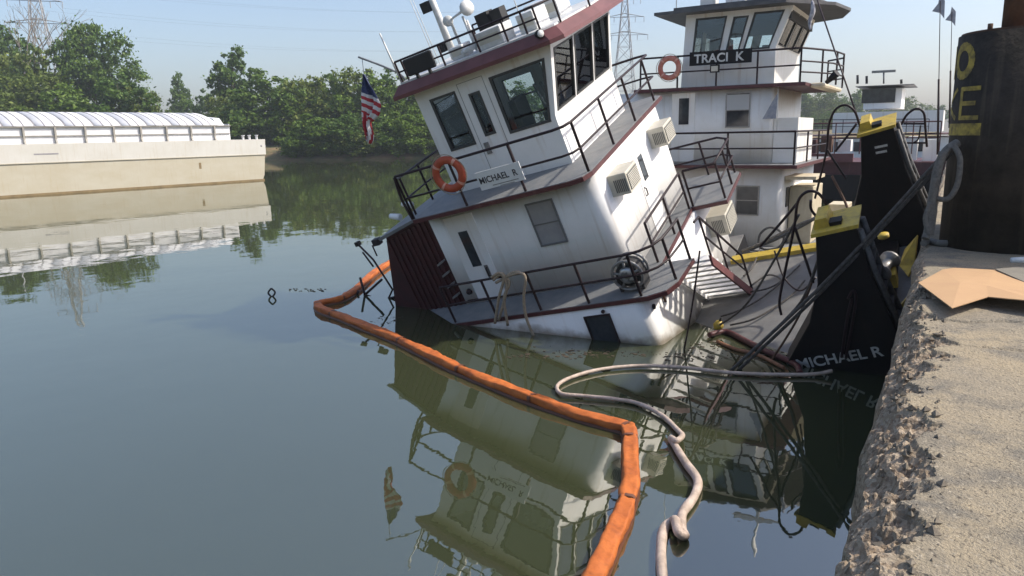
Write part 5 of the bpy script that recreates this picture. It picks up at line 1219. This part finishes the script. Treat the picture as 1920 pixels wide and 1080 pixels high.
for k, (px, ty, d, kd, wd) in enumerate([(345, 196, 200, 'bushA', 0.8), (385, 190, 190, 'bushB', 0.9), (425, 195, 150, 'bushC', 1.0), (460, 190, 146, 'bushB', 1.1), (495, 156, 142, 'bushB', 1.2), (545, 175, 140, 'bushA', 1.0), (575, 165, 140, 'bushC', 0.9), (605, 160, 142, 'bushA', 1.1), (635, 172, 138, 'bushB', 0.9),
        (665, 150, 140, 'bushC', 1.0), (700, 158, 136, 'bushA', 1.0), (735, 155, 138, 'bushB', 1.0), (770, 170, 134, 'bushA', 0.9), (810, 160, 136, 'bushC', 1.1), (860, 165, 138, 'bushB', 1.1), (920, 170, 142, 'bushA', 1.1), (980, 175, 150, 'bushB', 1.2)]):
    tree_at(px, ty - 12, d, kd, {'bushA': 'light green bushy tree in the row along the far bank', 'bushB': 'dark green bushy tree in the row along the far bank', 'bushC': 'olive green bushy tree in the row along the far bank'}[kd], 'bank trees in a row', wide=wd)
for k in range(28):
    px = 560 + k * 11 + random.uniform(-5, 5); kd = random.choice(['bushA', 'bushB', 'bushC'])
    d = 1.2
    tree_at(px, random.uniform(215, 258), d + random.uniform(-0.6, 1.5), kd, {'bushA': 'low light green shrub overhanging the water on the far bank', 'bushB': 'low dark green shrub overhanging the water on the far bank', 'bushC': 'low olive shrub overhanging the water on the far bank'}[kd], 'shrubs at the far waterline', 'shrub', wide=random.uniform(1.1, 1.7))
# hazy wooded shore to the right
for k in range(26):
    px = 1090 + k * 29 + random.uniform(-8, 8); d = random.uniform(330, 420)
    top_y = (200 if px < 1480 else 172 + (px - 1500) * 0.08) + random.uniform(-10, 10)
    if px > 1480 and px < 1640: d = random.uniform(230, 300)
    tree_at(px, top_y, d, random.choice(['bushA', 'bushB', 'bushC', 'tallB']), 'hazy tree on the wooded shore beyond the moored boats', 'hazy trees beyond the boats', wide=random.uniform(0.9, 1.3))
for k in range(16):
    px = 1490 + k * 12 + random.uniform(-4, 4)
    tree_at(px, random.uniform(205, 245), random.uniform(180, 225), random.choice(['bushA', 'bushB', 'bushC']), 'mid green tree on the slope beyond the far towboat', 'slope trees beyond the boats', wide=random.uniform(1.0, 1.4))
# bare tree
br_ = empty('bare_tree', at_depth(55, 300, 152), 0, 'leafless grey tree with thin branches beside the tallest tree', 'tree'); br_.location.z = 1.8
mb = MB(); rr = random.Random(9)
def grow(p, d, l, r, depth):
    e = p + d * l; mb.tube([p, p.lerp(e, .5) + Vector((rr.uniform(-.05, .05), rr.uniform(-.05, .05), 0)) * l, e], [r, r * .85, r * .7], 5, cap=False)
    if depth == 0: return
    for k in range(3 if depth > 2 else 2):
        nd = (d + Vector((rr.uniform(-.7, .7), rr.uniform(-.7, .7), rr.uniform(-.1, .5)))).normalized(); grow(e, nd, l * rr.uniform(.62, .8), r * .62, depth - 1)
grow(Vector((0, 0, -0.5)), Vector((0.02, 0, 1)), 11.0, 0.32, 5)
mb.build('branches', DEADWOOD, br_, fix=False)
# utility pole
up_ = empty('utility_pole', at_depth(9, 300, 141), 0, 'grey utility pole with two crossarms standing before the trees', 'utility pole'); up_.location.z = 1.8
ht = at_depth(9, 55, 141).z - 1.8
MB().tube([(0, 0, -.5), (0, 0, ht)], [0.17, 0.12], 8).build('pole', LATTICE, up_)
for z in (at_depth(9, 63, 141).z - 1.8, at_depth(9, 145, 141).z - 1.8): MB().box(-1.8, 1.8, -.08, .08, z - .1, z + .1).build('crossarm', LATTICE, up_)

# ---- lattice transmission towers
def tower_proto(hh=46, w=8.5):
    mb = MB()
    def wid(z): return w * (1 - z / hh) ** 1.15 * 0.5 + 0.55
    lv = list(np.linspace(0, hh, 11)); R_ = 0.13
    for sx, sy in ((1, 1), (1, -1), (-1, -1), (-1, 1)): mb.tube([(sx * wid(z), sy * wid(z), z) for z in lv], R_, 4)
    cr = [(1, 1), (1, -1), (-1, -1), (-1, 1)]
    for a, b in zip(lv[:-1], lv[1:]):
        for k in range(4):
            p, q = cr[k], cr[(k + 1) % 4]
            mb.tube([(p[0] * wid(a), p[1] * wid(a), a), (q[0] * wid(b), q[1] * wid(b), b)], 0.08, 3); mb.tube([(q[0] * wid(a), q[1] * wid(a), a), (p[0] * wid(b), p[1] * wid(b), b)], 0.08, 3)
            mb.tube([(p[0] * wid(b), p[1] * wid(b), b), (q[0] * wid(b), q[1] * wid(b), b)], 0.08, 3)
    body_ = mb.mesh('lattice_body', LATTICE); ams = []
    for z, hw in ((hh * 0.68, 7.5), (hh * 0.80, 6.2), (hh * 0.92, 5.0)):
        m2 = MB(); 
        for sy in (-0.4, 0.4): m2.tube([(-hw, 0, z), (0, sy, z + 1.1), (hw, 0, z)], 0.09, 3).tube([(-hw, 0, z), (hw, 0, z)], 0.09, 3)
        for x in (-hw, -hw * .55, hw * .55, hw): m2.tube([(x, 0, z), (x, 0, z - 1.6)], 0.09, 4)
        ams.append(m2.mesh('crossarm', LATTICE))
    return body_, ams
tb_, ta_ = tower_proto()
def tower(px, dist, top_py, label, rz):
    b = at_depth(px, top_py, dist); s = (b.z - 2.5) / 46
    r_ = empty('transmission_tower', (b.x, b.y, 2.5), rz, label, 'transmission tower'); r_.scale = (s, s, s)
    for me, nm in [(tb_, 'lattice_body')] + [(m_, 'crossarm') for m_ in ta_]:
        o = bpy.data.objects.new(nm, me); COL.objects.link(o); o.parent = r_
    return r_, s
t1, s1 = tower(1172, 330, -25, 'pale lattice transmission tower seen between the two towboats', 0.5)
t2, s2 = tower(55, 260, -70, 'lattice transmission tower half hidden by trees behind the barge', 0.9)
def arm_pt(t, s, z, hw): return t.location + Matrix.Rotation(t.rotation_euler.z, 3, 'Z') @ Vector((hw * s, 0, (z - 1.6) * s))
PWIRE = mat('power_line', (0.10, 0.10, 0.11), 0.6)
for k, (z, hw) in enumerate([(46 * .68, -7.5), (46 * .68, 7.5), (46 * .80, -6.2), (46 * .80, 6.2), (46 * .92, -5), (46 * .92, 5)]):
    a, b = arm_pt(t1, s1, z, hw), arm_pt(t2, s2, z, hw); pts = []
    for i in range(25):
        q = i / 24; p = a.lerp(b, q); p.z -= 4 * 6.0 * q * (1 - q); pts.append(p)
    o = MB().tube(pts, 0.016, 4).build('power_line', PWIRE); tag(o, 'thin power line sagging across the sky between the two lattice towers', 'power line', 'power lines between the towers')

# ================================================================== HAZE
hz = MB().box(-750, 500, -200, 1000, -2.5, 70).build('haze', [])
hm = bpy.data.materials.new('haze_air'); hm.use_nodes = True; hn_ = hm.node_tree.nodes
hn_.remove(hn_['Principled BSDF']); pv = hn_.new('ShaderNodeVolumePrincipled'); pv.inputs['Color'].default_value = (0.84, 0.91, 1.0, 1); pv.inputs['Density'].default_value = 0.00045
pv.inputs['Anisotropy'].default_value = 0.2
hm.node_tree.links.new(pv.outputs[0], hn_['Material Output'].inputs['Volume'])
hz.data.materials.clear(); hz.data.materials.append(hm); tag(hz, kind='stuff')
